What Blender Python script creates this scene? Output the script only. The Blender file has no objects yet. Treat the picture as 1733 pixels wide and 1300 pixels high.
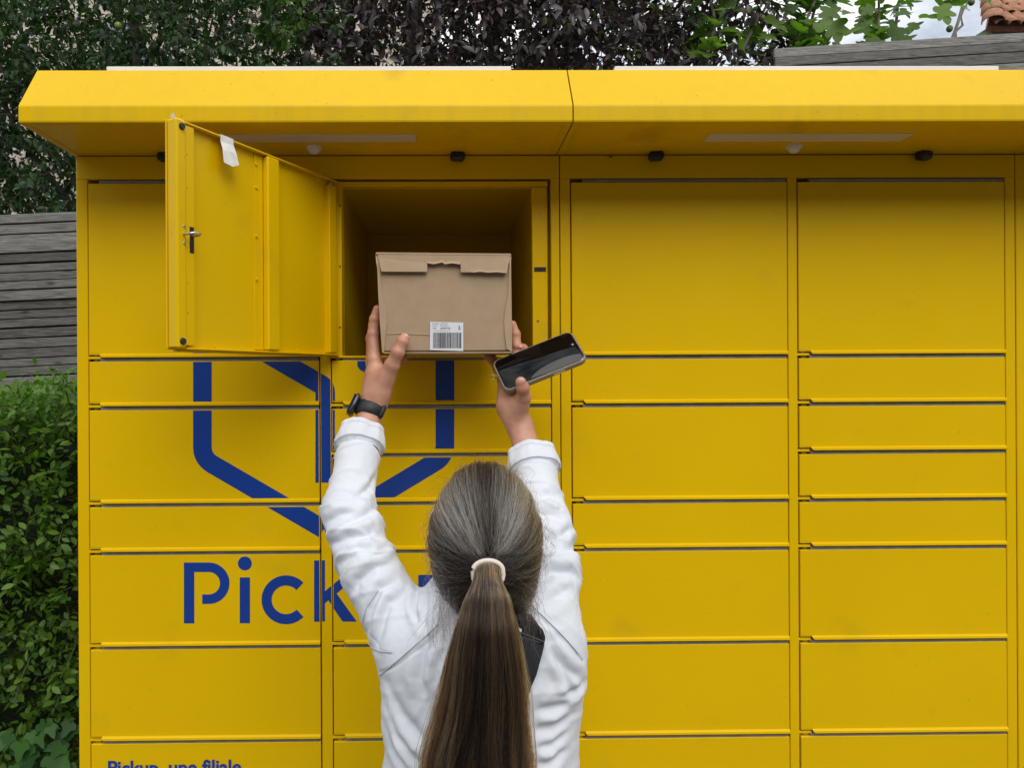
import bpy, bmesh, math, random
import numpy as np
from mathutils import Vector, Matrix, Quaternion, noise as mnoise
random.seed(7); rng = np.random.default_rng(7)
S = bpy.context.scene; COL = S.collection
R_ = math.radians
# ------------------------------------------------------------------ camera
PXW, PXH, FOC, PCX, PCY, CD, CZ = 1733, 1300, 1251.6, 764.0, 637.0, 1.4725, 1.75
cam_d = bpy.data.cameras.new('camera'); cam = bpy.data.objects.new('camera', cam_d); COL.objects.link(cam)
CAMR = Matrix.Rotation(R_(-.65), 3, 'Z') @ Matrix.Rotation(R_(90), 3, 'X') @ Matrix.Rotation(R_(-.31), 3, 'Z')
CAMP = Vector((0, -CD, CZ))
cam.matrix_world = Matrix.Translation(CAMP) @ CAMR.to_4x4()
cam_d.sensor_fit = 'HORIZONTAL'; cam_d.sensor_width = 36; cam_d.lens = FOC / PXW * 36
cam_d.shift_x = (PXW / 2 - PCX) / PXW; cam_d.shift_y = -(PXH / 2 - PCY) / PXW
cam_d.clip_start = .02; cam_d.clip_end = 2000
S.camera = cam
# ------------------------------------------------------------------ light
SUN_EL, SUN_AZ = R_(45), R_(168)          # azimuth clockwise from +Y: behind the camera, a little left
w = bpy.data.worlds.new('World'); S.world = w; w.use_nodes = True
nt = w.node_tree; nt.nodes.clear(); N = nt.nodes.new; L = nt.links.new
sky = N('ShaderNodeTexSky'); sky.sky_type = 'NISHITA'; sky.sun_disc = False
sky.sun_elevation = SUN_EL; sky.sun_rotation = SUN_AZ; sky.air_density = 1.0; sky.dust_density = 1.5
bg = N('ShaderNodeBackground'); bg.inputs['Strength'].default_value = .10
out = N('ShaderNodeOutputWorld')
tc = N('ShaderNodeTexCoord')
mp = N('ShaderNodeMapping'); mp.inputs['Scale'].default_value = (1, 1, 2.2)
cl = N('ShaderNodeTexNoise'); cl.inputs['Scale'].default_value = 2.6; cl.inputs['Detail'].default_value = 8; cl.inputs['Roughness'].default_value = .55
cr = N('ShaderNodeValToRGB'); cr.color_ramp.elements[0].position = .36; cr.color_ramp.elements[1].position = .56
cr.color_ramp.elements[0].color = (.12, .12, .12, 1)
mx = N('ShaderNodeMix'); mx.data_type = 'RGBA'
cc = N('ShaderNodeTexNoise'); cc.inputs['Scale'].default_value = 5; cc.inputs['Detail'].default_value = 6
cr2 = N('ShaderNodeValToRGB')
cr2.color_ramp.elements[0].color = (8.0, 8.4, 8.9, 1); cr2.color_ramp.elements[1].color = (11.2, 11.3, 11.4, 1)
cr2.color_ramp.elements[0].position = .35; cr2.color_ramp.elements[1].position = .6
L(tc.outputs['Generated'], mp.inputs[0]); L(mp.outputs[0], cl.inputs[0]); L(mp.outputs[0], cc.inputs[0])
L(cl.outputs[0], cr.inputs[0]); L(cr.outputs[0], mx.inputs['Factor']); L(cc.outputs[0], cr2.inputs[0])
L(sky.outputs[0], mx.inputs['A']); L(cr2.outputs[0], mx.inputs['B'])
L(mx.outputs['Result'], bg.inputs['Color']); L(bg.outputs[0], out.inputs[0])
sd = bpy.data.lights.new('sun', 'SUN'); sd.energy = 1.7; sd.angle = R_(50); sd.color = (1, .96, .9)
so = bpy.data.objects.new('sun', sd); COL.objects.link(so)
_dir = Vector((math.sin(SUN_AZ) * math.cos(SUN_EL), math.cos(SUN_AZ) * math.cos(SUN_EL), math.sin(SUN_EL)))
so.rotation_euler = _dir.to_track_quat('Z', 'Y').to_euler(); so.location = _dir * 20
S.view_settings.view_transform = 'Standard'; S.view_settings.look = 'None'
S.view_settings.exposure = .31; S.view_settings.gamma = 1; S.view_settings.use_curve_mapping = False

# ------------------------------------------------------------------ helpers
def P(px, py, Y):
    """point of the place seen at photo pixel (px,py) at depth Y"""
    d = CAMR @ Vector(((px - PCX) / FOC, -(py - PCY) / FOC, -1)); t = (Y - CAMP.y) / d.y
    return CAMP + d * t
def X_(px, Y=0, py=640): return P(px, py, Y).x
def Z_(py, Y=0, px=850): return P(px, py, Y).z

def tag(o, label=None, cat=None, group=None, kind=None):
    if label: o['label'] = label
    if cat: o['category'] = cat
    if group: o['group'] = group
    if kind: o['kind'] = kind
    return o
def thing(name, loc, label, cat, group=None, kind=None):
    o = bpy.data.objects.new(name, None); COL.objects.link(o); o.location = loc; o.empty_display_size = .05
    return tag(o, label, cat, group, kind)
def link(name, me, m=None, parent=None, kind=None, label=None):
    o = bpy.data.objects.new(name, me); COL.objects.link(o)
    if m is not None and me is not None:
        for q in (m if isinstance(m, (list, tuple)) else [m]):
            if len(me.materials) < (len(m) if isinstance(m, (list, tuple)) else 1): me.materials.append(q)
    if parent is not None:
        o.parent = parent
        if parent.type == 'EMPTY': o.matrix_parent_inverse = Matrix.Translation(-Vector(parent.location))
    if kind: o['kind'] = kind
    if label: o['label'] = label
    return o
def smooth(me, on=True):
    me.polygons.foreach_set('use_smooth', [on] * len(me.polygons)); me.update(); return me
def pydata(name, v, f):
    me = bpy.data.meshes.new(name); me.from_pydata([tuple(p) for p in v], [], f); me.update(); return me
def fastmesh(name, V, Q):
    """numpy vertices (n,3), faces (m,k)"""
    me = bpy.data.meshes.new(name); k = Q.shape[1]
    me.vertices.add(len(V)); me.vertices.foreach_set('co', V.astype(np.float32).ravel())
    me.loops.add(Q.size); me.loops.foreach_set('vertex_index', Q.astype(np.int32).ravel())
    me.polygons.add(len(Q)); me.polygons.foreach_set('loop_start', np.arange(0, Q.size, k, dtype=np.int32))
    me.update(calc_edges=True); me.validate(); return me
class MB:
    """collects shapes into one mesh"""
    def __init__(s): s.bm = bmesh.new()
    def box(s, lo, hi, c=0.0, M=None):
        lo = Vector(lo); hi = Vector(hi); ctr = (lo + hi) / 2; d = hi - lo
        T = Matrix.Translation(ctr) @ Matrix.Diagonal((abs(d.x), abs(d.y), abs(d.z), 1))
        if M is not None: T = M @ T
        tmp = bmesh.new(); bmesh.ops.create_cube(tmp, size=1, matrix=T)
        if c > 0: bmesh.ops.bevel(tmp, geom=tmp.edges[:], offset=c, segments=1, affect='EDGES', clamp_overlap=True)
        s._merge(tmp); return s
    def _merge(s, tmp):
        me = bpy.data.meshes.new('tmp'); tmp.to_mesh(me); tmp.free(); s.bm.from_mesh(me); bpy.data.meshes.remove(me)
    def cyl(s, a, b, r, r2=None, n=16, c=0):
        a = Vector(a); b = Vector(b); d = b - a
        T = Matrix.Translation((a + b) / 2) @ d.to_track_quat('Z', 'Y').to_matrix().to_4x4()
        tmp = bmesh.new(); bmesh.ops.create_cone(tmp, cap_ends=True, segments=n, radius1=r, radius2=r if r2 is None else r2, depth=d.length, matrix=T)
        if c: bmesh.ops.bevel(tmp, geom=[e for e in tmp.edges if all(len(f.verts) > 4 or True for f in e.link_faces) and any(len(f.verts) == n for f in e.link_faces)], offset=c, segments=2, affect='EDGES')
        s._merge(tmp); return s
    def ball(s, c, r, sc=(1, 1, 1), n=12):
        tmp = bmesh.new(); bmesh.ops.create_uvsphere(tmp, u_segments=n * 2, v_segments=n, radius=r, matrix=Matrix.Translation(c) @ Matrix.Diagonal((*sc, 1)))
        s._merge(tmp); return s
    def prism(s, prof, x0, x1):
        """profile of (y,z) run along x"""
        bm = s.bm; a = [bm.verts.new((x0, y, z)) for y, z in prof]; b = [bm.verts.new((x1, y, z)) for y, z in prof]; n = len(prof)
        bm.faces.new(a); bm.faces.new(b[::-1])
        for i in range(n): bm.faces.new((a[i], b[i], b[(i + 1) % n], a[(i + 1) % n]))
        return s
    def poly(s, pts, ext=None):
        bm = s.bm; a = [bm.verts.new(p) for p in pts]; f = bm.faces.new(a)
        if ext is not None:
            b = [bm.verts.new(Vector(p) + Vector(ext)) for p in pts]; n = len(a); bm.faces.new(b[::-1])
            for i in range(n): bm.faces.new((a[i], b[i], b[(i + 1) % n], a[(i + 1) % n]))
        return s
    def tube(s, pts, rad, n=8):
        bm = s.bm; pts = [Vector(p) for p in pts]
        if not hasattr(rad, '__len__'): rad = [rad] * len(pts)
        rings = []; up = Vector((.3, .2, .9)).normalized()
        for i, p in enumerate(pts):
            d = (pts[min(i + 1, len(pts) - 1)] - pts[max(i - 1, 0)]).normalized()
            u = d.cross(up)
            if u.length < .05: u = d.cross(Vector((1, 0, 0)))
            u.normalize(); v = d.cross(u).normalized()
            rings.append([bm.verts.new(p + (u * math.cos(t) + v * math.sin(t)) * rad[i]) for t in [2 * math.pi * k / n for k in range(n)]])
        for A, B in zip(rings, rings[1:]):
            for k in range(n): bm.faces.new((A[k], A[(k + 1) % n], B[(k + 1) % n], B[k]))
        bm.faces.new(rings[0][::-1]); bm.faces.new(rings[-1]); return s
    def build(s, name, m, parent=None, sm=False, kind=None, label=None, M=None):
        bmesh.ops.recalc_face_normals(s.bm, faces=s.bm.faces[:])
        if M is not None: bmesh.ops.transform(s.bm, matrix=M, verts=s.bm.verts[:])
        me = bpy.data.meshes.new(name); s.bm.to_mesh(me); s.bm.free()
        if sm:
            smooth(me); me.set_sharp_from_angle(angle=R_(sm if sm is not True else 40))
        return link(name, me, m, parent, kind, label)

# ------------------------------------------------------------------ materials
def mat(name, col, rough=.5, metal=0, bump=None, var=None, spec=.5, trans=0, coat=0, sub=0, subc=None, nscale=(1, 1, 1)):
    """bump=(scale,strength,distance), var=(scale,amount[,dark colour])"""
    m = bpy.data.materials.new(name); m.use_nodes = True; t = m.node_tree; b = t.nodes['Principled BSDF']
    b.inputs['Base Color'].default_value = (*col, 1); b.inputs['Roughness'].default_value = rough; b.inputs['Metallic'].default_value = metal
    b.inputs['Specular IOR Level'].default_value = spec; b.inputs['Transmission Weight'].default_value = trans; b.inputs['Coat Weight'].default_value = coat
    if sub: b.inputs['Subsurface Weight'].default_value = sub; b.inputs['Subsurface Radius'].default_value = subc or (.01, .004, .002); b.inputs['Subsurface Scale'].default_value = 1
    tcn = t.nodes.new('ShaderNodeTexCoord'); mpn = t.nodes.new('ShaderNodeMapping'); mpn.inputs['Scale'].default_value = nscale
    t.links.new(tcn.outputs['Object'], mpn.inputs[0])
    m['_map'] = mpn.name
    if var:
        n = t.nodes.new('ShaderNodeTexNoise'); n.inputs['Scale'].default_value = var[0]; n.inputs['Detail'].default_value = 5; t.links.new(mpn.outputs[0], n.inputs[0])
        r = t.nodes.new('ShaderNodeValToRGB'); r.color_ramp.elements[0].position = .3; r.color_ramp.elements[1].position = .7
        c2 = var[2] if len(var) > 2 else tuple(c * (1 - var[1]) for c in col)
        r.color_ramp.elements[0].color = (*c2, 1); r.color_ramp.elements[1].color = (*[min(1, c * (1 + var[1] * .4)) for c in col], 1)
        t.links.new(n.outputs[0], r.inputs[0]); t.links.new(r.outputs[0], b.inputs['Base Color'])
    if bump:
        n = t.nodes.new('ShaderNodeTexNoise'); n.inputs['Scale'].default_value = bump[0]; n.inputs['Detail'].default_value = 3; t.links.new(mpn.outputs[0], n.inputs[0])
        bp = t.nodes.new('ShaderNodeBump'); bp.inputs['Strength'].default_value = bump[1]; bp.inputs['Distance'].default_value = bump[2]
        t.links.new(n.outputs[0], bp.inputs['Height']); t.links.new(bp.outputs[0], b.inputs['Normal'])
    return m
def yellow(name, dirt=.10, streak=0.0):
    """powder-coated steel: fine orange peel, dust specks, scuffs, optional rain streaks"""
    m = bpy.data.materials.new(name); m.use_nodes = True; t = m.node_tree; b = t.nodes['Principled BSDF']; n_ = t.nodes.new; l = t.links.new
    tcn = n_('ShaderNodeTexCoord')
    def noise(sc, det=3, scl=(1, 1, 1)):
        mp_ = n_('ShaderNodeMapping'); mp_.inputs['Scale'].default_value = scl; l(tcn.outputs['Object'], mp_.inputs[0])
        q = n_('ShaderNodeTexNoise'); q.inputs['Scale'].default_value = sc; q.inputs['Detail'].default_value = det; l(mp_.outputs[0], q.inputs[0]); return q
    def ramp(src, a, b_, ca, cb):
        r = n_('ShaderNodeValToRGB'); r.color_ramp.elements[0].position = a; r.color_ramp.elements[1].position = b_
        r.color_ramp.elements[0].color = ca; r.color_ramp.elements[1].color = cb; l(src, r.inputs[0]); return r
    base = ramp(noise(2.3, 6).outputs[0], .3, .7, (.755, .478, .0005, 1), (.80, .512, .0008, 1))
    cur = base.outputs[0]
    def over(fac, colr):
        nonlocal cur
        mx_ = n_('ShaderNodeMix'); mx_.data_type = 'RGBA'; l(fac, mx_.inputs['Factor']); l(cur, mx_.inputs['A']); mx_.inputs['B'].default_value = colr; cur = mx_.outputs['Result']
    # specks
    sp = ramp(noise(170, 2).outputs[0], .73, .80, (0, 0, 0, 1), (dirt * 4, dirt * 4, dirt * 4, 1)); over(sp.outputs[0], (.16, .10, .02, 1))
    # scuffs
    sc = ramp(noise(7, 9).outputs[0], .61, .80, (0, 0, 0, 1), (dirt * 3, dirt * 3, dirt * 3, 1)); over(sc.outputs[0], (.42, .26, .02, 1))
    if streak:
        st = ramp(noise(60, 3, (1, 1, .05)).outputs[0], .42, .72, (0, 0, 0, 1), (streak, streak, streak, 1)); over(st.outputs[0], (.42, .30, .045, 1))
    l(cur, b.inputs['Base Color'])
    rr = ramp(noise(14, 5).outputs[0], .3, .7, (.30, .30, .30, 1), (.40, .40, .40, 1)); l(rr.outputs[0], b.inputs['Roughness'])
    b.inputs['Specular IOR Level'].default_value = .19
    bp = n_('ShaderNodeBump'); bp.inputs['Strength'].default_value = .22; bp.inputs['Distance'].default_value = .0006; l(noise(420, 2).outputs[0], bp.inputs['Height'])
    bp2 = n_('ShaderNodeBump'); bp2.inputs['Strength'].default_value = .25; bp2.inputs['Distance'].default_value = .004; l(noise(3.5, 2).outputs[0], bp2.inputs['Height']); l(bp.outputs[0], bp2.inputs['Normal'])
    l(bp2.outputs[0], b.inputs['Normal']); return m
M_Y = yellow('yellow_powder_coat'); M_YC = yellow('yellow_powder_coat_weathered', .25, .14)
M_YR = yellow('yellow_roof_face', .22, .06)
M_BLUE = mat('blue_vinyl', (.009, .050, .30), .28, bump=(500, .08, .0003))
M_GREY = mat('grey_seal', (.24, .25, .245), .75, var=(30, .25))
M_BLACK = mat('black_plastic', (.012, .012, .014), .42, bump=(300, .1, .0005))
M_RUBBER = mat('black_rubber', (.02, .022, .03), .6)
M_STEEL = mat('zinc_steel', (.62, .60, .55), .32, 1.0, var=(80, .3))
M_WHITE = mat('white_sheet', (.78, .80, .82), .4, var=(6, .1))
M_DIFF = mat('led_diffuser', (.66, .58, .50), .55, var=(5, .06))
M_DOME = mat('white_dome_plastic', (.80, .78, .74), .35)
M_DARK = mat('dark_slot', (.012, .010, .008), .6)
M_TAPE = mat('paper_tape', (.80, .79, .75), .75, bump=(400, .4, .0006), var=(60, .15))
# ------------------------------------------------------------------ ground
g = MB(); g.poly([(-600, -600, 0), (600, -600, 0), (600, 600, 0), (-600, 600, 0)])
go = g.build('ground', mat('asphalt', (.055, .054, .052), .9, bump=(120, .6, .004), var=(3, .3))); tag(go, kind='structure')
pv = MB(); pv.box((-6, -3.2, 0.004), (8, .9, .06), .01)
po = pv.build('pavement', mat('paving_concrete', (.11, .105, .10), .85, bump=(60, .5, .003), var=(2.5, .2))); tag(po, kind='structure')
kb = MB(); kb.box((-6, -3.36, 0.004), (8, -3.203, .075), .012)
tag(kb.build('kerb', mat('kerb_stone', (.2, .19, .18), .85, var=(8, .2))), kind='structure')
GZ = .06
# ------------------------------------------------------------------ lockers
SEAM = [2.1432, 1.7902, 1.6938, 1.5012, 1.4058, 1.2188, 1.0322, .937, .745, .55, .36, .17]   # z of the line under each lip (first: header bottom)
HALF = 1.5975
ZTOP = 2.1915
u = 1 / 850.
def clip_poly(poly, lo, hi):
    def cut(pp, ax, v, keep_gt):
        o = []
        for i in range(len(pp)):
            a, b = pp[i], pp[(i + 1) % len(pp)]
            ia = (a[ax] > v) == keep_gt; ib = (b[ax] > v) == keep_gt
            if ia: o.append(a)
            if ia != ib:
                t = (v - a[ax]) / (b[ax] - a[ax]); o.append((a[0] + (b[0] - a[0]) * t, a[1] + (b[1] - a[1]) * t))
        return o
    for ax, v, k in ((0, lo[0], True), (0, hi[0], False), (1, lo[1], True), (1, hi[1], False)):
        poly = cut(poly, ax, v, k)
        if len(poly) < 3: return []
    return poly
def stroke(pts, wd):
    """quads (pixel space) following a polyline"""
    q = []; n = len(pts); offs = []
    for i in range(n):
        a = np.array(pts[max(i - 1, 0)], float); p = np.array(pts[i], float); b = np.array(pts[min(i + 1, n - 1)], float)
        d1 = p - a if i > 0 else b - p; d2 = b - p if i < n - 1 else p - a
        d1 = d1 / np.linalg.norm(d1); d2 = d2 / np.linalg.norm(d2); t = d1 + d2; t /= np.linalg.norm(t)
        nn = np.array([-t[1], t[0]]); c = max(.4, nn @ np.array([-d1[1], d1[0]])); offs.append((p + nn * wd / 2 / c, p - nn * wd / 2 / c))
    for i in range(n - 1): q.append([tuple(offs[i][0]), tuple(offs[i + 1][0]), tuple(offs[i + 1][1]), tuple(offs[i][1])])
    return q
def arc(cx, cy, r, a0, a1, n=20): return [(cx + r * math.cos(R_(a0 + (a1 - a0) * i / n)), cy + r * math.sin(R_(a0 + (a1 - a0) * i / n))) for i in range(n + 1)]
def rct(x0, y0, x1, y1): return [[(x0, y0), (x1, y0), (x1, y1), (x0, y1)]]
def bend(p0, c, p1, k=14):
    """round a corner c between p0 and p1"""
    a = np.array(c, float) + (np.array(p0, float) - c) / np.linalg.norm(np.array(p0, float) - c) * k
    b = np.array(c, float) + (np.array(p1, float) - c) / np.linalg.norm(np.array(p1, float) - c) * k
    return [tuple((1 - t) ** 2 * a + 2 * t * (1 - t) * np.array(c, float) + t * t * b) for t in np.linspace(0, 1, 9)]
SHAPES = []; GID = []
SHAPES += stroke([(343, 425)] + bend((343, 425), (343, 776), (548, 895.5), 20) + [(548, 895.5)], 31.5); GID += [0] * (len(SHAPES) - len(GID))
SHAPES += stroke([(753, 600)] + bend((753, 600), (753, 772), (548, 895.5), 20) + [(548, 895.5)], 31.5); GID += [1] * (len(SHAPES) - len(GID))
SHAPES += stroke([(343, 535)] + bend((343, 535), (550.5, 655), (550.5, 817), 10) + [(550.5, 817)], 33); GID += [2] * (len(SHAPES) - len(GID))
SHAPES += stroke([(343, 425), (548, 305)], 31.5); GID += [3] * (len(SHAPES) - len(GID))
SHAPES += [[(605, 600), (650, 600), (650, 648), (609, 625.5), (605, 620)]]; GID += [4] * (len(SHAPES) - len(GID))
# letters
SHAPES += rct(312, 952, 329.5, 1055); SHAPES += stroke([(329.5, 960)] + arc(354, 987, 27, -90, 90, 22) + [(343, 1014)], 16); GID += [5] * (len(SHAPES) - len(GID))
SHAPES += rct(406.4, 977, 423.6, 1054.5); GID += [100] * (len(SHAPES) - len(GID)); SHAPES += [arc(415, 953.5, 11.8, 0, 345, 23)]; GID += [6] * (len(SHAPES) - len(GID))
SHAPES += stroke(arc(484.5, 1015, 32.8, -44, -316, 40), 17); GID += [7] * (len(SHAPES) - len(GID))
SHAPES += rct(532, 948.5, 550, 1052); SHAPES += [[(550, 1001), (581, 975), (605, 975), (550, 1021.5)], [(556, 1016.4), (570, 1004.6), (604, 1052), (580, 1052)]]; GID += [8] * (len(SHAPES) - len(GID))
SHAPES += rct(671, 975, 688, 1022) + rct(622, 975, 639, 1022) + stroke(arc(655, 1022, 24.5, 180, 0, 22), 17); GID += [9] * (len(SHAPES) - len(GID))
SHAPES += rct(708, 973, 725, 1086) + rct(725, 973, 748, 989) + stroke(arc(748, 1014, 33, -90, 90, 22), 16) + rct(725, 1039, 748, 1055); GID += [10] * (len(SHAPES) - len(GID))
WSH = [[(P(x, y, 0).x, P(x, y, 0).z) for x, y in s] for s in SHAPES]
def decal(lo, hi, Y, parent, nm='blue_marking'):
    """the parts of the blue logo that fall on the rectangle lo..hi (x,z), one mesh per stroke or letter"""
    for gi, g_ in enumerate(sorted(set(GID))):
        m = MB(); k = 0
        for s, q in zip(WSH, GID):
            if q != g_: continue
            c = clip_poly(s, lo, hi)
            if len(c) < 3: continue
            d = [c[0]]
            for p in c[1:]:
                if abs(p[0] - d[-1][0]) + abs(p[1] - d[-1][1]) > 1e-5: d.append(p)
            if abs(d[0][0] - d[-1][0]) + abs(d[0][1] - d[-1][1]) < 1e-5: d.pop()
            if len(d) < 3: continue
            m.poly([(p[0], Y - .0003 - gi * .00003, p[1]) for p in d]); k += 1
        if k:
            bmesh.ops.remove_doubles(m.bm, verts=m.bm.verts[:], dist=2e-5); m.build(nm, M_BLUE, parent)
        else: m.bm.free()

M_YIN = yellow('yellow_inner_shaded'); M_YIN.node_tree.nodes['Principled BSDF'].inputs['Roughness'].default_value = .6  # same paint as outside, its colour darkened to deepen the compartment's shade
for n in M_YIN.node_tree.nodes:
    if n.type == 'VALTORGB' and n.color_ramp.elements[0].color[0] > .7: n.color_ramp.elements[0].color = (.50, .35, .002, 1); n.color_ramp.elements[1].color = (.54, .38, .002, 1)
DOORS = []
def door(root, x0, x1, zs, zb, name='door', logo=False):
    """closed door between the line under the lip above (zs) and its own line (zb)"""
    wob = random.uniform(-.0006, .0006)
    zt = zs - 6.5 * u; zl = zb + 6.5 * u; Yf = -.0015 + wob
    m = MB(); m.box((x0, Yf, zl), (x1, .016, zt), .0009)
    m.box((x0, Yf + .0006, zb + 5 * u), (x0 + 19 * u, .014, zl + .0008), 0)
    d = m.build(name, M_Y, root)
    # lip: slanted tray along the bottom edge, left end chamfered
    xa = x0 + 19 * u; l = MB(); bm = l.bm
    pr = [(Yf + .0012, zl + .0015), (Yf - .0040, zl - .0026), (Yf - .0043, zb + .0012), (Yf - .0035, zb + .0002), (Yf + .006, zb + .0002), (Yf + .006, zl + .0015)]
    rows = []
    for xx, kz in ((xa, 1), (x1, 0)):
        rows.append([bm.verts.new((xx + kz * (0.004 if z < zb + .004 else 0), y, z)) for y, z in pr])
    n = len(pr)
    for i in range(n): bm.faces.new((rows[0][i], rows[1][i], rows[1][(i + 1) % n], rows[0][(i + 1) % n]))
    bm.faces.new(rows[0][::-1]); bm.faces.new(rows[1]); l.build('door_lip', M_Y, d)
    if logo: decal((x0 + .0012, zl + .001), (x1 - .0012, zt - .0012), Yf, d)
    return d
def seal(root, x0, x1, zs):
    m = MB(); m.box((x0 + 17 * u + random.uniform(0, 3) * u, .0008, zs - 9 * u), (x1 - 1 * u, .012, zs - .6 * u), .0004); s = m.build('grey_seal', M_GREY, root); return s
def hinge(root, x0, zs):
    t = MB(); t.box((x0 - 3 * u, .0004, zs - 2.2 * u), (x0 + 19 * u, .012, zs + 2.2 * u), .0006); t.build('hinge_tab', M_Y, root)
    t = MB(); t.box((x0 + 6 * u, .004, zs - 5.6 * u), (x0 + 14 * u, .010, zs - 3.4 * u), .0003); t.box((x0 + 6 * u, .005, zs + 3 * u), (x0 + 12 * u, .011, zs + 5 * u), .0003); t.build('hinge_pin', M_STEEL, root)

def locker(label, XL, XR, cols, rows, Xcl, Xcr, open_col=None, logo=False, sheet=None, led=None, domes=(), boxes=()):
    root = thing('parcel_locker', ((XL + XR) / 2, .25, GZ), label, 'parcel locker', 'yellow parcel lockers joined in a row')
    ZB = GZ
    # frame: header, stiles, mullion, plinth (front plane Y=0)
    f = MB()
    f.box((XL, 0, SEAM[0] + 1 * u), (XR, .03, ZTOP - .0015), .001)
    zt = SEAM[0] + 1 * u - .0002
    f.box((XL, 0, ZB + .08), (cols[0][0] - 2 * u, .0298, zt), .001)
    f.box((cols[0][1] + 2 * u, .0, ZB + .08), (cols[1][0] - 2 * u, .0298, zt), .001)
    f.box((cols[1][1] + 2 * u, 0, ZB + .08), (XR, .0298, zt), .001)
    f.box((XL, 0.01, ZB), (XR, .0296, ZB + .0795), .001)
    fr = f.build('frame', M_Y, root)
    if logo:
        decal((cols[0][1] + 2 * u + .0012, ZB + .1), (cols[1][0] - 2 * u - .0012, zt - .0005), 0, fr)
    # body behind
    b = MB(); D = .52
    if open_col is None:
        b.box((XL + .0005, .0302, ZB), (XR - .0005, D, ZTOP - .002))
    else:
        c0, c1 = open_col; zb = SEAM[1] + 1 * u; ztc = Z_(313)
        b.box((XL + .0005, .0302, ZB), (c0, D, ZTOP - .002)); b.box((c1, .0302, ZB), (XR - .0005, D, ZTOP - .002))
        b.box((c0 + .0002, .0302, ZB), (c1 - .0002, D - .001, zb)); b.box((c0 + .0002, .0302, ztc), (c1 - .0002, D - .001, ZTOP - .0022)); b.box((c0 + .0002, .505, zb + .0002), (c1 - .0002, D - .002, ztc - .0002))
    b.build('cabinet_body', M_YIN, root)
    # doors
    for ci, (x0, x1) in enumerate(cols):
        for zs, zb in zip(rows[ci], rows[ci][1:]):
            if open_col is not None and ci == 1 and zs == SEAM[0]:
                continue
            door(root, x0, x1, zs, zb, logo=logo)
            seal(root, x0, x1, zs)
            if zs != SEAM[0]: hinge(root, x0, zs)
    # canopy
    z0 = 2.1920; Yf = -.1875
    c = MB(); prof = [(.0, z0), (Yf + .004, z0), (Yf + .0008, z0 + .0012), (Yf, z0 + .004), (Yf, z0 + .0275), (Yf + .0006, z0 + .0305), (Yf + .0600, z0 + .1155), (Yf + .0635, z0 + .1165), (.55, z0 + .1165), (.55, z0)]
    c.prism(prof, Xcl + .0012, Xcr - .0012)
    cn = c.build('canopy', [M_YC, M_YR], root)
    for pl in cn.data.polygons:
        if pl.normal.z > .3: pl.material_index = 1
    for xx in (Xcl + .014, Xcr - .014):
        e = MB(); e.box((xx - .0006, Yf + .012, z0 - .0012), (xx + .0006, -.004, z0 + .001)); e.build('folded_seam', M_DARK if False else M_Y, cn)
    if sheet:
        s = MB(); s.box((sheet[0], Yf + .085, z0 + .118), (sheet[1], .5, z0 + .1335), .001); s.build('roof_sheet', M_WHITE, cn)
    if led:
        s = MB(); s.box((led[0], -.126, z0 - .0012), (led[1], -.082, z0 + .002), .0003); s.build('light_strip', M_DIFF, cn)
    for x in domes:
        s = MB(); s.cyl((x, -.05, z0 - .003), (x, -.05, z0 + .001), .0155, n=24); s.ball((x, -.05, z0 - .003), .0125, (1, 1, .85), 10); s.build('motion_sensor', M_DOME, cn, sm=50)
    for x, rz in boxes:
        s = MB(); s.box((-.0145, -.011, -.016), (.0145, .011, .001), .0045)
        s.build('cable_gland', M_BLACK, cn, M=Matrix.Translation((x, -.013, z0)) @ Matrix.Rotation(R_(rz), 4, 'Z'))
    return root, cn
r_big = SEAM
C1 = (X_(151.5), X_(540)); C2 = (X_(562), X_(932)); C3 = (X_(968.5), X_(1332.5)); C4 = (X_(1352), X_(1700.5))
XS0, XS1, XS2 = -.7245, .2335, 1.1502
SM = SEAM
small = [SM[0], SM[1], SM[2], HALF, SM[3], SM[4], SM[5], SM[6], SM[7], SM[8], SM[9], SM[10], SM[11]]
rowsA = [list(SM), small]; rowsB = [list(SM), small]
OC = (X_(580), X_(903))
LK1, CN1 = locker('yellow parcel locker with blue cube logo and one door standing open', XS0, XS1, (C1, C2), rowsA, -.7315, .2290, open_col=OC, logo=True,
   sheet=(P(181, 113, -.1).x, P(865, 115, -.1).x), led=(-.424, -.048), domes=(-.2455,), boxes=((-.543, 0), (.031, 3)))
LK2, CN2 = locker('plain yellow parcel locker with all doors shut, right of the person', XS1 + .002, XS2, (C3, C4), rowsB, .2290, 1.1445,
   sheet=(P(1040, 113, -.1).x, P(1689, 119, -.1).x), led=(.492, .868), domes=(.681,), boxes=((.424, -6), (.958, 14)))
dx = XS2 - XS1
LK3, CN3 = locker('yellow parcel locker of which only a sliver shows at the right edge', XS2 + .002, XS2 + dx, tuple((a + dx, b + dx) for a, b in (C3, C4)), rowsB, 1.1445, 1.1445 + dx,
   sheet=(XS2 + .1, XS2 + dx - .04), led=(.492 + dx, .868 + dx), domes=(.681 + dx,), boxes=((.424 + dx, -6), (.958 + dx, 14)))
m = MB(); c = P(1033, 265, 0); m.cyl((c.x - .003, -.0006, c.z), (c.x + .003, -.0006, c.z), .0014, n=8); m.build('red_mark', mat('rust_red', (.12, .01, .005), .6), LK2)
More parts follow.
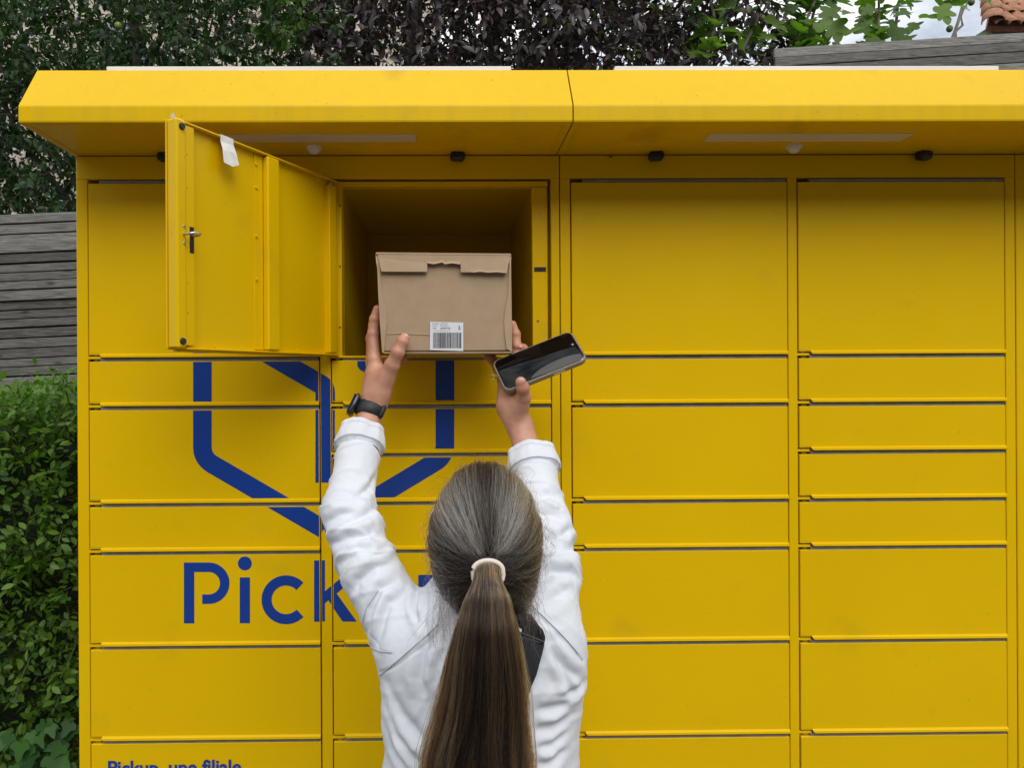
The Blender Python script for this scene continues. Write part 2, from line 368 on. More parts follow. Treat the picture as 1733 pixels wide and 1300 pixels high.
# open compartment: lock strip, flanges, hinge strip
zb, zt = SEAM[1] + 1 * u, Z_(313)
m = MB(); m.box((X_(903), .010, zb - 2 * u), (X_(929), .0297, Z_(314)), .0008); ls = m.build('lock_strip', M_Y, LK1)
for yy in (367, 543):
    c = P(910.5, yy, .01); m = MB(); m.cyl((c.x, .0112, c.z), (c.x, .0085, c.z), .0026, .0022, 14); sc = m.build('screw', M_STEEL, ls)
    m = MB(); m.cyl((c.x, .0092, c.z), (c.x, .0082, c.z), .0010, n=8); m.build('screw_recess', M_DARK, ls)
m = MB(); a = P(904, 452, .01); b = P(924, 459.5, .01); m.box((a.x, .0088, b.z), (b.x, .0112, a.z), .0003); m.build('latch_slot', M_DARK, ls)
m = MB(); a = P(911, 453, .01); b = P(917, 458, .01); m.box((a.x, .0080, b.z), (b.x, .0100, a.z), .0003); m.build('latch_bolt', mat('gunmetal', (.05, .05, .055), .35, .8), ls)
m = MB(); m.box((X_(572), .004, Z_(313.5)), (X_(929), .0296, Z_(305.5)), .0008); m.build('top_flange', M_Y, LK1)
m = MB(); m.box((X_(562), -.0035, zb - 3.5 * u), (X_(931), .0297, zb + .5 * u), .001); m.build('bottom_flange', M_Y, LK1)
m = MB(); m.box((X_(561), .000, zb), (X_(579.5), .0297, Z_(306)), .0008); hs = m.build('hinge_strip', M_Y, LK1)
for yy in (348, 451, 554):
    c = P(575.5, yy, 0); m = MB(); m.cyl((c.x, -.0012, c.z), (c.x, .001, c.z), .0017, n=10); m.build('screw', M_BLACK, hs)
# ------------------------------------------------------------------ open door (local: s along the door from the hinge, n towards the room side shown, z up)
H0 = Vector((-.2035, -.004, 0)); sv = Vector((-.1995, -.383, 0)); DL = .416; sv.normalize(); nv = Vector((-sv.y, sv.x, 0)) # inner face normal
if nv.x < 0: nv = -nv
DM = Matrix(((sv.x, nv.x, 0, H0.x), (sv.y, nv.y, 0, H0.y), (0, 0, 1, 0), (0, 0, 0, 1)))
z0, z1 = 1.7925, 2.1365; TH = .020
def dpart(nm, boxes, m_, par, c=.0008, sm=False, label=None):
    mb = MB()
    for lo, hi in boxes: mb.box(lo, hi, c)
    return mb.build(nm, m_, par, M=DM, sm=sm, label=label)
od = dpart('door', [((.004, -TH, z0), (DL, -TH + .0025, z1)), ((.010, -TH + .0026, z0 + .003), (DL - .003, -.010, z1 - .003))], M_Y, LK1, label='open door swung out to the left, its inner side showing')
dpart('door_flange', [((.004, -TH + .003, z1 - .003), (DL - .020, .001, z1))], M_Y, od)
dpart('door_flange', [((.004, -TH + .003, z0), (DL - .020, .001, z0 + .003))], M_Y, od)
dpart('door_lip', [((.004, -TH - .006, z0 - .003), (DL - .018, -TH + .010, z0 + .002))], M_Y, od)
dpart('lock_channel', [((DL - .0195, -TH + .003, z0 + .001), (DL - .0005, .0035, z1 + .0005))], M_Y, od, c=.003)
dpart('channel_flange', [((DL - .037, -.010, z0 + .006), (DL - .0197, .0012, z1 - .006))], M_Y, od)
dpart('stiffener', [((DL * .440, -.010, z0 + .004), (DL * .5145, .003, z1 - .004))], M_Y, od, c=.0025)
dpart('stiffener_flange', [((DL * .515, -.010, z0 + .005), (DL * .568, -.0082, z1 - .005))], M_Y, od, c=.0004)
dpart('hinge_channel', [((.012, -.012, z0 + .004), (.036, .002, z1 - .012))], M_Y, od, c=.002)
dpart('hinge_block', [((.016, -.012, z1 - .011), (.028, -.002, z1 - .004))], M_STEEL, od)
def disc(nm, s, z, r, h, m_, n=18, n0=.0035, par=None):
    mb = MB(); mb.cyl((s, n0, z), (s, n0 + h, z), r, r * .8, n); return mb.build(nm, m_, par or od, M=DM)
disc('rubber_buffer', DL - .0105, z1 - .011, .0056, .003, M_RUBBER); disc('rubber_buffer', DL - .0105, z0 + .012, .0056, .003, M_RUBBER)
zl = 1.9650
disc('screw', DL - .0150, zl + .0115, .0028, .0012, M_STEEL); disc('screw', DL - .0150, zl - .0135, .0028, .0012, M_STEEL)
dpart('latch_slot', [((DL - .0355, .0006, zl - .026), (DL - .0270, .0018, zl + .014))], M_DARK, od, c=.0003)
mb = MB(); hk = [Vector((DL - .032, -.002, zl)), Vector((DL - .032, .016, zl + .0005)), Vector((DL - .029, .021, zl + .001)), Vector((DL - .017, .021, zl + .001)), Vector((DL - .0135, .016, zl)), Vector((DL - .0135, .0, zl))]
mb.tube(hk, .0021, 8); mb.build('latch_hook', M_STEEL, od, M=DM, sm=50)
for k, zz in enumerate((z1 - .022, z1 - .062, z1 - .145, z0 + .125)):
    disc('rivet', DL * .556, zz, .0032, .002, M_Y, 10, -.008)
for s_ in (.80, .66, .56, .49, .455, .31, .14): disc('rivet', DL * s_, z0 + .0065, .0022, .0018, M_Y, 8, -.004)
for zz in (z1 - .05, z1 - .10, z0 + .10, z0 + .055): disc('pin_hole', DL - .0225, zz, .0010, .0004, M_BLACK, 8, .0010)
# strip of paper tape hanging over the top flange
tp = MB(); bm = tp.bm; s0, s1 = DL * .779, DL * .712; prs = []
path = [(-.014, z1 + .0008), (.0016, z1 + .0008), (.0022, z1 - .010), (.0075, z1 - .024), (.010, z1 - .036), (.012, z1 - .046)]
for i, (n_, z_) in enumerate(path):
    wd = 0 if i < 2 else (.001 * (i - 1)); prs.append([bm.verts.new((s0 + wd, n_, z_)), bm.verts.new(((s0 + s1) / 2, n_ + (.0015 if i > 2 else 0), z_ - (.003 if i == 5 else 0))), bm.verts.new((s1 - wd * .6, n_, z_ + (.004 if i == 5 else 0)))])
for a, b in zip(prs, prs[1:]):
    for k in range(2): bm.faces.new((a[k], a[k + 1], b[k + 1], b[k]))
bm.normal_update(); bmesh.ops.solidify(bm, geom=bm.faces[:], thickness=.0004)
tp.build('tape_strip', M_TAPE, od, M=DM)
mb = MB(); mb.poly([(DL - .0, -.008, z1 + .001), (DL - .004, -.002, z1 + .001), (DL - .001, -.004, z1 + .008)], ext=(0, .0006, 0)); mb.build('tape_scrap', M_TAPE, od, M=DM)
# lettering on the bottom-left door
tx = bpy.data.curves.new('t', 'FONT'); tx.body = 'Pickup, une filiale'; tx.size = .040; tx.offset = .0009; tx.space_character = .98
to = bpy.data.objects.new('t', tx); COL.objects.link(to); bpy.context.view_layer.update()
me = bpy.data.meshes.new_from_object(to.evaluated_get(bpy.context.evaluated_depsgraph_get())); bpy.data.objects.remove(to)
xs = [v.co.x for v in me.vertices]; a = P(184, 1305, 0); b = P(409, 1305, 0); sc = (b.x - a.x) / (max(xs) - min(xs))
me.transform(Matrix.Translation((a.x - min(xs) * sc, -.0031, Z_(1309.5, 0, 300))) @ Matrix.Rotation(R_(90), 4, 'X') @ Matrix.Diagonal((sc, sc, sc, 1)))
_d = [o for o in LK1.children if o.name.startswith('door')]
_t = min(_d, key=lambda o: abs(o.bound_box[0][0] - C1[0]) + abs(o.bound_box[1][2] - (SEAM[6] - 6.5 * u)))
link('blue_lettering', me, M_BLUE, _t)
# ------------------------------------------------------------------ added unseen house behind the camera, blocking low sky light, and wall behind the trees
M_STUCCO = mat('grey_render', (.20, .19, .17), .9, bump=(40, .5, .01), var=(1.5, .2))
M_CREAM = mat('cream_stone', (.50, .45, .37), .9, bump=(18, .8, .03), var=(5, .35))
M_ROOFT = mat('clay_tile', (.42, .19, .10), .85, bump=(60, .5, .004), var=(14, .45, (.20, .12, .08)))
M_GLASS = mat('window_glass', (.02, .025, .03), .05, spec=.8)
M_FRAMEW = mat('painted_window_frame', (.5, .48, .44), .5)
def barrel(n=6, r=.08, ln=.36, t=.012):
    """one curved roof tile along +Y"""
    vs = []; fs = []
    for j, (y, k) in enumerate(((0, 1.0), (ln, .82))):
        for i in range(n + 1):
            a = math.pi * i / n; vs.append((math.cos(a) * r * k, y, math.sin(a) * r * k * .7))
        for i in range(n + 1):
            a = math.pi * i / n; vs.append((math.cos(a) * (r - t) * k, y, math.sin(a) * (r - t) * k * .7))
    m_ = n + 1
    for i in range(n):
        fs += [(i, i + 1, i + 1 + 2 * m_, i + 2 * m_), (i + m_, i + 3 * m_, i + 1 + 3 * m_, i + 1 + m_), (i, i + m_, i + 1 + m_, i + 1)]
    me = pydata('roof_tile', vs, fs); smooth(me); return me
def add_blocking_house():
    y0 = -CD - 9.5; r = thing('light_blocking_house', (0, y0, 0), 'long grey house added unseen behind the camera to block low sky light', 'house')
    m = MB(); m.box((-22, y0 - 7, -.1), (24, y0, 7.0)); m.build('wall', M_STUCCO, r)
    m = MB(); m.prism([(y0 - 7.3, 6.98), (y0 + .35, 6.98), (y0 - 3.5, 9.2)], -22.3, 24.3); m.build('roof', M_ROOFT, r)
    for x in range(-20, 24, 3):
        for z in (1.0, 4.0):
            m = MB(); m.box((x, y0 - .05, z), (x + 1.1, y0 + .03, z + 1.6), .01); f = m.build('window', M_FRAMEW, r)
            for k in (0, 1):
                m = MB(); m.box((x + .07 + k * .51, y0 + .02, z + .07), (x + .52 + k * .51, y0 + .035, z + 1.53)); m.build('pane', M_GLASS, f)
add_blocking_house()
r = thing('cream_building', (-2.2, 9.4, 0), 'pale cream rendered building glimpsed through the leaves behind the left fence', 'building')
a = P(-420, 0, 9); b = P(745, 0, 9)
m = MB(); m.box((a.x, 9, 0), (b.x, 14, 9.5)); m.build('wall', M_CREAM, r)
m = MB(); m.prism([(8.6, 9.5), (14.4, 9.5), (11.5, 11.2)], a.x - .3, b.x + .3); m.build('roof', M_ROOFT, r)
for px_, py_ in ((208, 84),):
    c = P(px_, py_, 8.98); m = MB(); m.box((c.x - .3, 8.95, c.z - .3), (c.x + .3, 9.05, c.z + .35), .01); f = m.build('window', mat('blue_grey_shutter', (.16, .19, .24), .6), r)
    for k in range(6):
        s = MB(); s.box((c.x - .27, 8.93, c.z - .27 + k * .1), (c.x + .27, 8.949, c.z - .19 + k * .1), .004); s.build('slat', bpy.data.materials['blue_grey_shutter'], f)
# tiled garden house at the far right
YH = 8.0
r = thing('tiled_outbuilding', P(1800, 60, YH + 1.5) * 1, 'grey rendered outbuilding with a clay tile roof rising behind the right-hand fence', 'outbuilding'); r.location.z = 0
e0 = P(1672, 42, YH); e1 = P(2300, 36, YH); pit = R_(47)
m = MB(); m.box((e0.x + .08, YH + .05, 0), (e1.x, YH + 3, e0.z + .02)); m.build('wall', mat('grey_cement', (.17, .165, .155), .9, bump=(30, .6, .01), var=(4, .4)), r)
tl = barrel(r=.085); dirv = Vector((0, math.cos(pit), math.sin(pit))); base = Vector((e0.x, YH - .12, e0.z - .04))
Rt = Matrix.Rotation(pit, 4, 'X'); tl.materials.append(M_ROOFT)
slab = MB(); top = P(1700, 13, YH + .75)
slab.poly([(e0.x - .02, YH - .02, e0.z - .02), (e1.x, YH - .02, e0.z - .02), (e1.x, YH + 1.0, e0.z + 1.0 * math.tan(pit) - .02), (e0.x + .85, YH + 1.0, e0.z + 1.0 * math.tan(pit) - .02)], ext=(0, .05, -.05)); slab.build('roof', M_ROOFT, r)
for row in range(4):
    for k in range(0, 17):
        p = base + dirv * (.27 * row) + Vector((.10 + k * .155 + (.08 if row % 2 else 0) + row * .16, 0, .012 * (row % 2) + random.uniform(-.008, .008)))
        o = link('roof_tile', tl, None, r); o.parent = r; o.matrix_parent_inverse = Matrix.Translation(-Vector(r.location)); o.matrix_basis = Matrix.Translation(p) @ Rt @ Matrix.Rotation(R_(random.uniform(-3, 3)), 4, 'Z')
hv = Vector((.16 / .27 * .8, math.cos(pit), math.sin(pit))).normalized(); hq = hv.to_track_quat('Y', 'Z').to_matrix().to_4x4()
rt2 = barrel(r=.13, ln=.42, n=8); rt2.materials.append(M_ROOFT)
for k in range(4):
    o = link('ridge_tile', rt2, None, r); o.matrix_basis = Matrix.Translation(base + hv * (.30 * k) + Vector((-.02, 0, .02))) @ hq
# ------------------------------------------------------------------ fences
def woodmat(name, k):
    m = bpy.data.materials.new(name); m.use_nodes = True; t = m.node_tree; b = t.nodes['Principled BSDF']; n_ = t.nodes.new; l = t.links.new
    tcn = n_('ShaderNodeTexCoord'); oi = n_('ShaderNodeObjectInfo'); ad = n_('ShaderNodeVectorMath'); ad.operation = 'ADD'
    sc_ = n_('ShaderNodeVectorMath'); sc_.operation = 'SCALE'; sc_.inputs['Scale'].default_value = 37
    cx = n_('ShaderNodeCombineXYZ'); l(oi.outputs['Random'], cx.inputs[0]); l(oi.outputs['Random'], cx.inputs[2]); l(cx.outputs[0], sc_.inputs[0]); l(tcn.outputs['Object'], ad.inputs[0]); l(sc_.outputs[0], ad.inputs[1])
    mp_ = n_('ShaderNodeMapping'); mp_.inputs['Scale'].default_value = (1, 8, 16); l(ad.outputs[0], mp_.inputs[0])
    g1 = n_('ShaderNodeTexNoise'); g1.inputs['Scale'].default_value = 9; g1.inputs['Detail'].default_value = 8; g1.inputs['Roughness'].default_value = .7; g1.inputs['Distortion'].default_value = .6; l(mp_.outputs[0], g1.inputs[0])
    r1 = n_('ShaderNodeValToRGB'); e = r1.color_ramp.elements; e[0].position = .30; e[1].position = .68
    e[0].color = (.055 * k, .052 * k, .046 * k, 1); e[1].color = (.27 * k, .27 * k, .25 * k, 1); l(g1.outputs[0], r1.inputs[0])
    mp2 = n_('ShaderNodeMapping'); mp2.inputs['Scale'].default_value = (1, 2, 2.6); l(ad.outputs[0], mp2.inputs[0])
    vo = n_('ShaderNodeTexVoronoi'); vo.inputs['Scale'].default_value = 4.2; l(mp2.outputs[0], vo.inputs[0])
    r2 = n_('ShaderNodeValToRGB'); r2.color_ramp.elements[0].position = .03; r2.color_ramp.elements[1].position = .16; r2.color_ramp.elements[0].color = (.28, .26, .24, 1); l(vo.outputs['Distance'], r2.inputs[0])
    mx_ = n_('ShaderNodeMix'); mx_.data_type = 'RGBA'; mx_.blend_type = 'MULTIPLY'; mx_.inputs['Factor'].default_value = .9; l(r1.outputs[0], mx_.inputs['A']); l(r2.outputs[0], mx_.inputs['B'])
    mr = n_('ShaderNodeMapRange'); mr.inputs['To Min'].default_value = .6; mr.inputs['To Max'].default_value = 1.25; l(oi.outputs['Random'], mr.inputs['Value'])
    m3 = n_('ShaderNodeVectorMath'); m3.operation = 'SCALE'; l(mx_.outputs['Result'], m3.inputs[0]); l(mr.outputs[0], m3.inputs['Scale'])
    l(m3.outputs[0], b.inputs['Base Color']); b.inputs['Roughness'].default_value = .85; b.inputs['Specular IOR Level'].default_value = .2
    bp = n_('ShaderNodeBump'); bp.inputs['Strength'].default_value = .7; bp.inputs['Distance'].default_value = .004; l(g1.outputs[0], bp.inputs['Height']); l(bp.outputs[0], b.inputs['Normal']); return m
M_WOOD = woodmat('weathered_plank', .95); M_WOOD2 = woodmat('weathered_plank_dark', 1.1)
def fence(name, label, YF, pxa, pya, pxb, pyb, drop, pitch, posts, m_):
    """plank fence whose top edge runs through two photo pixels"""
    a = P(pxa, pya, YF[0]); b = P(pxb, pyb, YF[1]); d = b - a; n = Vector((d.y, -d.x, 0)).normalized()
    if n.y > 0: n = -n
    r = thing('wooden_fence', ((a.x + b.x) / 2, (a.y + b.y) / 2, 0), label, 'fence', 'weathered plank fences behind the lockers')
    ln = d.length; ux = d.normalized(); uz = n.cross(ux); uz = -uz if uz.z < 0 else uz
    M0 = Matrix(((ux.x, n.x, uz.x, a.x), (ux.y, n.y, uz.y, a.y), (ux.z, n.z, uz.z, a.z), (0, 0, 0, 1)))
    z = 0; k = 0
    while a.z + z > drop:
        h = pitch * random.uniform(.86, 1.12); off = random.uniform(-.004, .006) + (.010 if k % 5 == 3 else 0)
        mb = MB(); mb.box((0, -.010 + off, z - h + .005), (ln, .014 + off, z - .001), .0025)
        mb.build('plank', m_, r, M=M0 @ Matrix.Translation((0, 0, random.uniform(-.002, .002))) @ Matrix.Rotation(random.uniform(-.0016, .0016), 4, 'Y')); z -= h; k += 1
    mb = MB(); mb.box((0, -.06, z), (ln, -.03, -.02)); mb.build('backing_board', mat('dark_boards', (.02, .019, .017), .9), r, M=M0)
    for s in posts:
        mb = MB(); mb.box((ln * s - .045, -.12, z - .3), (ln * s + .045, -.061, -.03), .004); mb.build('post', m_, r, M=M0)
    return r
fence('wooden_fence', 'grey weathered plank fence left of the lockers above the green hedge', (2.7, 2.7), -240, 376, 470, 344,   .1, .055, (.05, .5, .95), M_WOOD)
fence('wooden_fence', 'grey weathered plank fence showing above the canopy at the right under the fig', (3.0, 2.85), 1309, 82, 2080, 33, .3, .066, (.06, .4, .8), M_WOOD2)
# ------------------------------------------------------------------ foliage
def leafmat(name, col, col2, tr=.25, rough=.5, spec=.35):
    m = bpy.data.materials.new(name); m.use_nodes = True; t = m.node_tree; b = t.nodes['Principled BSDF']; n_ = t.nodes.new; l = t.links.new
    gi = n_('ShaderNodeNewGeometry'); oi = n_('ShaderNodeObjectInfo'); ad = n_('ShaderNodeMath'); ad.operation = 'ADD'; fr = n_('ShaderNodeMath'); fr.operation = 'FRACT'
    l(gi.outputs['Random Per Island'], ad.inputs[0]); l(oi.outputs['Random'], ad.inputs[1]); l(ad.outputs[0], fr.inputs[0])
    r = n_('ShaderNodeValToRGB'); r.color_ramp.elements[0].color = (*col, 1); r.color_ramp.elements[1].color = (*col2, 1); l(fr.outputs[0], r.inputs[0])
    l(r.outputs[0], b.inputs['Base Color']); b.inputs['Roughness'].default_value = rough; b.inputs['Specular IOR Level'].default_value = spec
    if tr:
        tl_ = n_('ShaderNodeBsdfTranslucent'); ms = n_('ShaderNodeMixShader'); ms.inputs[0].default_value = tr
        g = n_('ShaderNodeVectorMath'); g.operation = 'MULTIPLY'; g.inputs[1].default_value = (1.5, 1.9, .6); l(r.outputs[0], g.inputs[0]); l(g.outputs[0], tl_.inputs[0])
        l(b.outputs[0], ms.inputs[1]); l(tl_.outputs[0], ms.inputs[2]); l(ms.outputs[0], t.nodes['Material Output'].inputs[0])
    return m
def leafshape(L_=1.0, W=.5, fold=.12, curl=.15, pts=((0, .02), (.18, .62), (.45, 1.0), (.75, .7), (1, .0))):
    v = []; f = []
    for t, wd in pts:
        z = -curl * t * t; v += [(-W / 2 * wd, t * L_, z + fold * W * wd), (0, t * L_, z), (W / 2 * wd, t * L_, z + fold * W * wd)]
    for i in range(len(pts) - 1):
        a = 3 * i; f += [(a, a + 1, a + 4, a + 3), (a + 1, a + 2, a + 5, a + 4)]
    return np.array(v), np.array(f)
def figshape():
    """five-lobed leaf outline with folds along the veins"""
    ring = [(0.0, 0.0), (-.22, -.06), (-.42, .04), (-.47, .20), (-.40, .30), (-.30, .35), (-.40, .48), (-.49, .64), (-.42, .78), (-.27, .74), (-.19, .66), (-.20, .82), (-.11, .98), (0, 1.04)]
    v = []; f = []
    spine = [(0, 0), (0, .06), (0, .12), (0, .2), (0, .25), (0, .32), (0, .38), (0, .45), (0, .5), (0, .54), (0, .58), (0, .78), (0, .94), (0, 1.04)]
    for (x, y), (sx, sy) in zip(ring, spine): v += [(x, y, abs(x) * .22 - y * y * .10 + .03 * math.sin(9 * y)), (sx, sy, -sy * sy * .10), (-x, y, abs(x) * .15 - y * y * .10)]
    for i in range(len(ring) - 1): a = 3 * i; f += [(a, a + 1, a + 4, a + 3), (a + 1, a + 2, a + 5, a + 4)]
    return np.array(v), np.array(f)
def ivyshape():
    ring = [(0, 0), (-.25, -.12), (-.42, .02), (-.50, .22), (-.30, .34), (-.24, .42), (-.16, .7), (0, .95)]
    v = []; f = []
    for i, (x, y) in enumerate(ring): v += [(x, y, abs(x) * .12), (0, max(0, y) if i else 0, 0), (-x, y, abs(x) * .12)]
    for i in range(len(ring) - 1): a = 3 * i; f += [(a, a + 1, a + 4, a + 3), (a + 1, a + 2, a + 5, a + 4)]
    return np.array(v), np.array(f)
def frames(D, U):
    """rotation matrices (n,3,3) whose Y column is D and Z column near U"""
    D = D / np.linalg.norm(D, axis=1, keepdims=True); Xc = np.cross(D, U); Xc /= np.linalg.norm(Xc, axis=1, keepdims=True) + 1e-9; Zc = np.cross(Xc, D)
    return np.stack([Xc, D, Zc], axis=2)
def leafcloud(name, shape, pos, D, U, size, m_, parent, keep=260, top=True, kind='stuff', lab=None):
    """leaves at pos; the `keep` nearest in-frame ones are objects of their own, the rest one mesh"""
    v, f = shape; R = frames(D, U); n = len(pos)
    cp = np.array(CAMP); rel = (pos - cp) @ np.array(CAMR)
    px = PCX + FOC * rel[:, 0] / -rel[:, 2]; py = PCY - FOC * rel[:, 1] / -rel[:, 2]
    vis = (px > -5) & (px < PXW + 5) & (py > -5) & (py < PXH + 5) & ~((py > 112) & (px > 135))
    score = np.where(vis, size / -rel[:, 2], -1); order = np.argsort(-score); ind = [i for i in order[:keep] if score[i] > 0]; rest = np.setdiff1d(np.arange(n), ind)
    me = fastmesh('leaf', v, f); smooth(me); me.materials.append(m_)
    for i in ind:
        o = bpy.data.objects.new('leaf', me); COL.objects.link(o); o.parent = parent; o.matrix_parent_inverse = Matrix.Translation(-Vector(parent.location))
        M = Matrix.Identity(4)
        for a in range(3):
            for b_ in range(3): M[a][b_] = R[i][a][b_] * size[i]
            M[a][3] = pos[i][a]
        o.matrix_basis = M
    if len(rest):
        V = np.einsum('nij,vj->nvi', R[rest], v) * size[rest][:, None, None] + pos[rest][:, None, :]
        F = f[None] + (np.arange(len(rest)) * len(v))[:, None, None]
        mm = fastmesh(name, V.reshape(-1, 3), F.reshape(-1, 4)); smooth(mm); o = link(name, mm, m_, parent, kind)
        if lab: o['label'] = lab
def unit(n):
    d = rng.normal(size=(n, 3)); return d / np.linalg.norm(d, axis=1, keepdims=True)
def twigs(centres, per, ln, droop=.25, step_jit=.012, up=.4):
    """leaves set along short twigs; returns positions, directions, twig polylines"""
    P_, D_, tw = [], [], []
    for c in centres:
        d = unit(1)[0]; d[2] = d[2] * .6 + up * rng.uniform(-.4, 1); d /= np.linalg.norm(d); q = c.copy(); l = ln * rng.uniform(.6, 1.3); pl = [q.copy()]
        for k in range(per):
            q = q + d * l / per; d = d + unit(1)[0] * .12 + np.array([0, 0, -droop * .1]); d /= np.linalg.norm(d)
            side = unit(1)[0]; side -= d * (side @ d); side /= np.linalg.norm(side)
            P_.append(q + side * .004); dd = d * .55 + side + np.array([0, 0, -droop]); D_.append(dd / np.linalg.norm(dd)); pl.append(q.copy())
        tw.append(pl)
    return np.array(P_), np.array(D_), tw
def upv(n, s=.6):
    U = unit(n) * s; U[:, 2] += 1; U[:, 1] -= .25; return U
def pxpts(n, x0, x1, y0, y1, Y0, Y1, dens=None):
    out_ = []
    while len(out_) < n:
        x = rng.uniform(x0, x1); y = rng.uniform(y0, y1); Y = rng.uniform(Y0, Y1)
        if dens is None or rng.uniform() < dens(x, y): out_.append(np.array(P(x, y, Y)))
    return out_
def limbs(parent, m_, lines, nm='limb'):
    for pts, ra in lines:
        mb = MB(); mb.tube(pts, ra, 8); mb.build(nm, m_, parent, sm=60)
M_BARK = mat('dark_bark', (.045, .038, .030), .9, bump=(30, .8, .01), var=(12, .4)); M_BARKG = mat('grey_bark', (.20, .18, .155), .85, bump=(40, .6, .006), var=(15, .3))
def spread_line(p0, p1, n=6, j=.05):
    a = np.array(p0); b = np.array(p1); o = []
    for i in range(n + 1):
        t = i / n; q = a + (b - a) * t
        if 0 < i < n: q = q + unit(1)[0] * j
        o.append(Vector(q))
    return o
def twigmesh(parent, tw, m_, r=.003, nm='twigs'):
    mb = MB()
    for pl in tw: mb.tube(pl[::2] + [pl[-1]] if len(pl) > 3 else pl, r, 3)
    mb.build(nm, m_, parent, kind='stuff')
# --- broad leafy tree at the left
M_L1 = leafmat('green_leaf', (.008, .024, .007), (.034, .082, .018), .28)
t1 = thing('green_tree', (P(200, 0, 4.0).x, 4.0, 0), 'dense dark green leafy tree spilling over the fence at the upper left', 'tree')
def dn(x, y):
    v = .62 + .75 * mnoise.noise(Vector((x / 40, y / 40, 0)))
    if y > 300: v *= .8 if x < 200 else 0
    if y > 365: v *= .15
    if x > 470: v *= max(.1, 1 - (x - 470) / 130)
    if x < 170 and 320 < y < 372: v = max(v, .7)
    return v
cs = pxpts(2000, -260, 600, -160, 385, 3.0, 5.0, dn)
lp, ld, tw = twigs(cs, 13, .30, .5)
leafcloud('foliage', leafshape(1, .50, .14, .22), lp, ld, upv(len(lp), .9), rng.uniform(.036, .064, len(lp)), M_L1, t1, 280)
twigmesh(t1, tw[::2], M_BARK)
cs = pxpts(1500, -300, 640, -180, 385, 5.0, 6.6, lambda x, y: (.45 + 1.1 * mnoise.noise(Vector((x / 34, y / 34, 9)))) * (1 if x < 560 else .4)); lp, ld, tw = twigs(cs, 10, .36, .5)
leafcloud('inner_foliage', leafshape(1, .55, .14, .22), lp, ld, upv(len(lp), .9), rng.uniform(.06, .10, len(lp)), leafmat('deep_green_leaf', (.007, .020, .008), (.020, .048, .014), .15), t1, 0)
bx = P(225, 0, 4.2).x
limbs(t1, M_BARK, [([Vector((bx, 4.3, 0)), Vector((bx - .1, 4.3, 1.4)), Vector((bx + .05, 4.25, 2.6)), Vector((bx, 4.2, 4.6))], [.11, .09, .075, .03])], 'trunk')
limbs(t1, M_BARK, [(spread_line((bx, 4.25, 2.2 + .3 * k), P(x, y, Y)), [.04, .034, .028, .022, .018, .012, .006]) for k, (x, y, Y) in enumerate(((-60, 60, 3.8), (90, 170, 3.6), (160, 10, 4.4), (360, 30, 3.9), (450, -60, 4.3), (330, -120, 3.6)))])
c = P(200, 43, 3.2); mb = MB(); mb.ball(c, .023, (1, 1, 1.05), 10); mb.build('unripe_fruit', mat('green_fruit', (.15, .24, .04), .45), t1, sm=True)
# --- bunch of brighter leaves by its right edge
M_L2 = leafmat('fresh_green_leaf', (.05, .12, .018), (.11, .21, .035), .35)
t2 = thing('young_green_shoots', (P(475, 0, 3.3).x, 3.3, 0), 'bright green leafy sapling in front of the dark trunks above the left canopy', 'sapling')
cs = pxpts(26, 440, 508, -30, 75, 3.2, 3.5)
lp, ld, tw = twigs(cs, 7, .2, .6)
leafcloud('foliage', leafshape(1, .58, .12, .2), lp, ld, upv(len(lp)), rng.uniform(.05, .075, len(lp)), M_L2, t2, 182)
twigmesh(t2, tw, M_BARK)
limbs(t2, M_BARK, [([Vector((P(475, 0, 3.35).x, 3.35, 0)), Vector((P(468, 0, 3.35).x, 3.35, 2.2)), P(475, -20, 3.35)], [.02, .014, .005])], 'stem')
# --- dark purple-leaved tree in the middle with several trunks
M_L3 = leafmat('purple_brown_leaf', (.020, .014, .016), (.070, .048, .050), .12, .42, .5)
M_L3b = leafmat('olive_leaf', (.022, .040, .010), (.10, .13, .022), .3)
t3 = thing('purple_leaved_tree', (P(700, 0, 4.4).x, 4.4, 0), 'dark purple-leaved tree with several upright trunks above the middle of the canopy', 'tree')
def dn3(x, y):
    v = .62 + .75 * mnoise.noise(Vector((x / 50, y / 50, 5)))
    if x < 740: v *= .55
    if x > 1120: v *= max(.0, 1 - (x - 1120) / 260) * (.75 if y < 40 else 1.15)
    return v
cs = pxpts(1900, 500, 1340, -170, 135, 3.4, 5.2, dn3)
lp, ld, tw = twigs(cs, 9, .30, .45)
leafcloud('foliage', leafshape(1, .46, .16, .3), lp, ld, upv(len(lp), .9), rng.uniform(.045, .10, len(lp)), M_L3, t3, 290)
twigmesh(t3, tw[::2], M_BARK)
cs = pxpts(60, 880, 1300, -90, 130, 3.3, 4.2); lp, ld, tw2 = twigs(cs, 4, .2, .6)
leafcloud('olive_foliage', leafshape(1, .6, .12, .25), lp, ld, upv(len(lp)), rng.uniform(.04, .07, len(lp)), M_L3b, t3, 0)
for k, (xa, xb, rr_) in enumerate(((588, 572, .050), (618, 622, .042), (706, 702, .026), (690, 716, .05), (548, 556, .022), (765, 800, .03), (835, 828, .045))):
    a = P(xa, 130, 4.3 + .15 * (k % 3)); b = P(xb, -180, 4.3 + .15 * (k % 3)); limbs(t3, M_BARK, [([Vector((a.x, a.y, 0)), a, (a + b) / 2 + Vector((.03, 0, 0)), b], [rr_ * 1.5, rr_, rr_ * .9, rr_ * .6])], 'trunk')
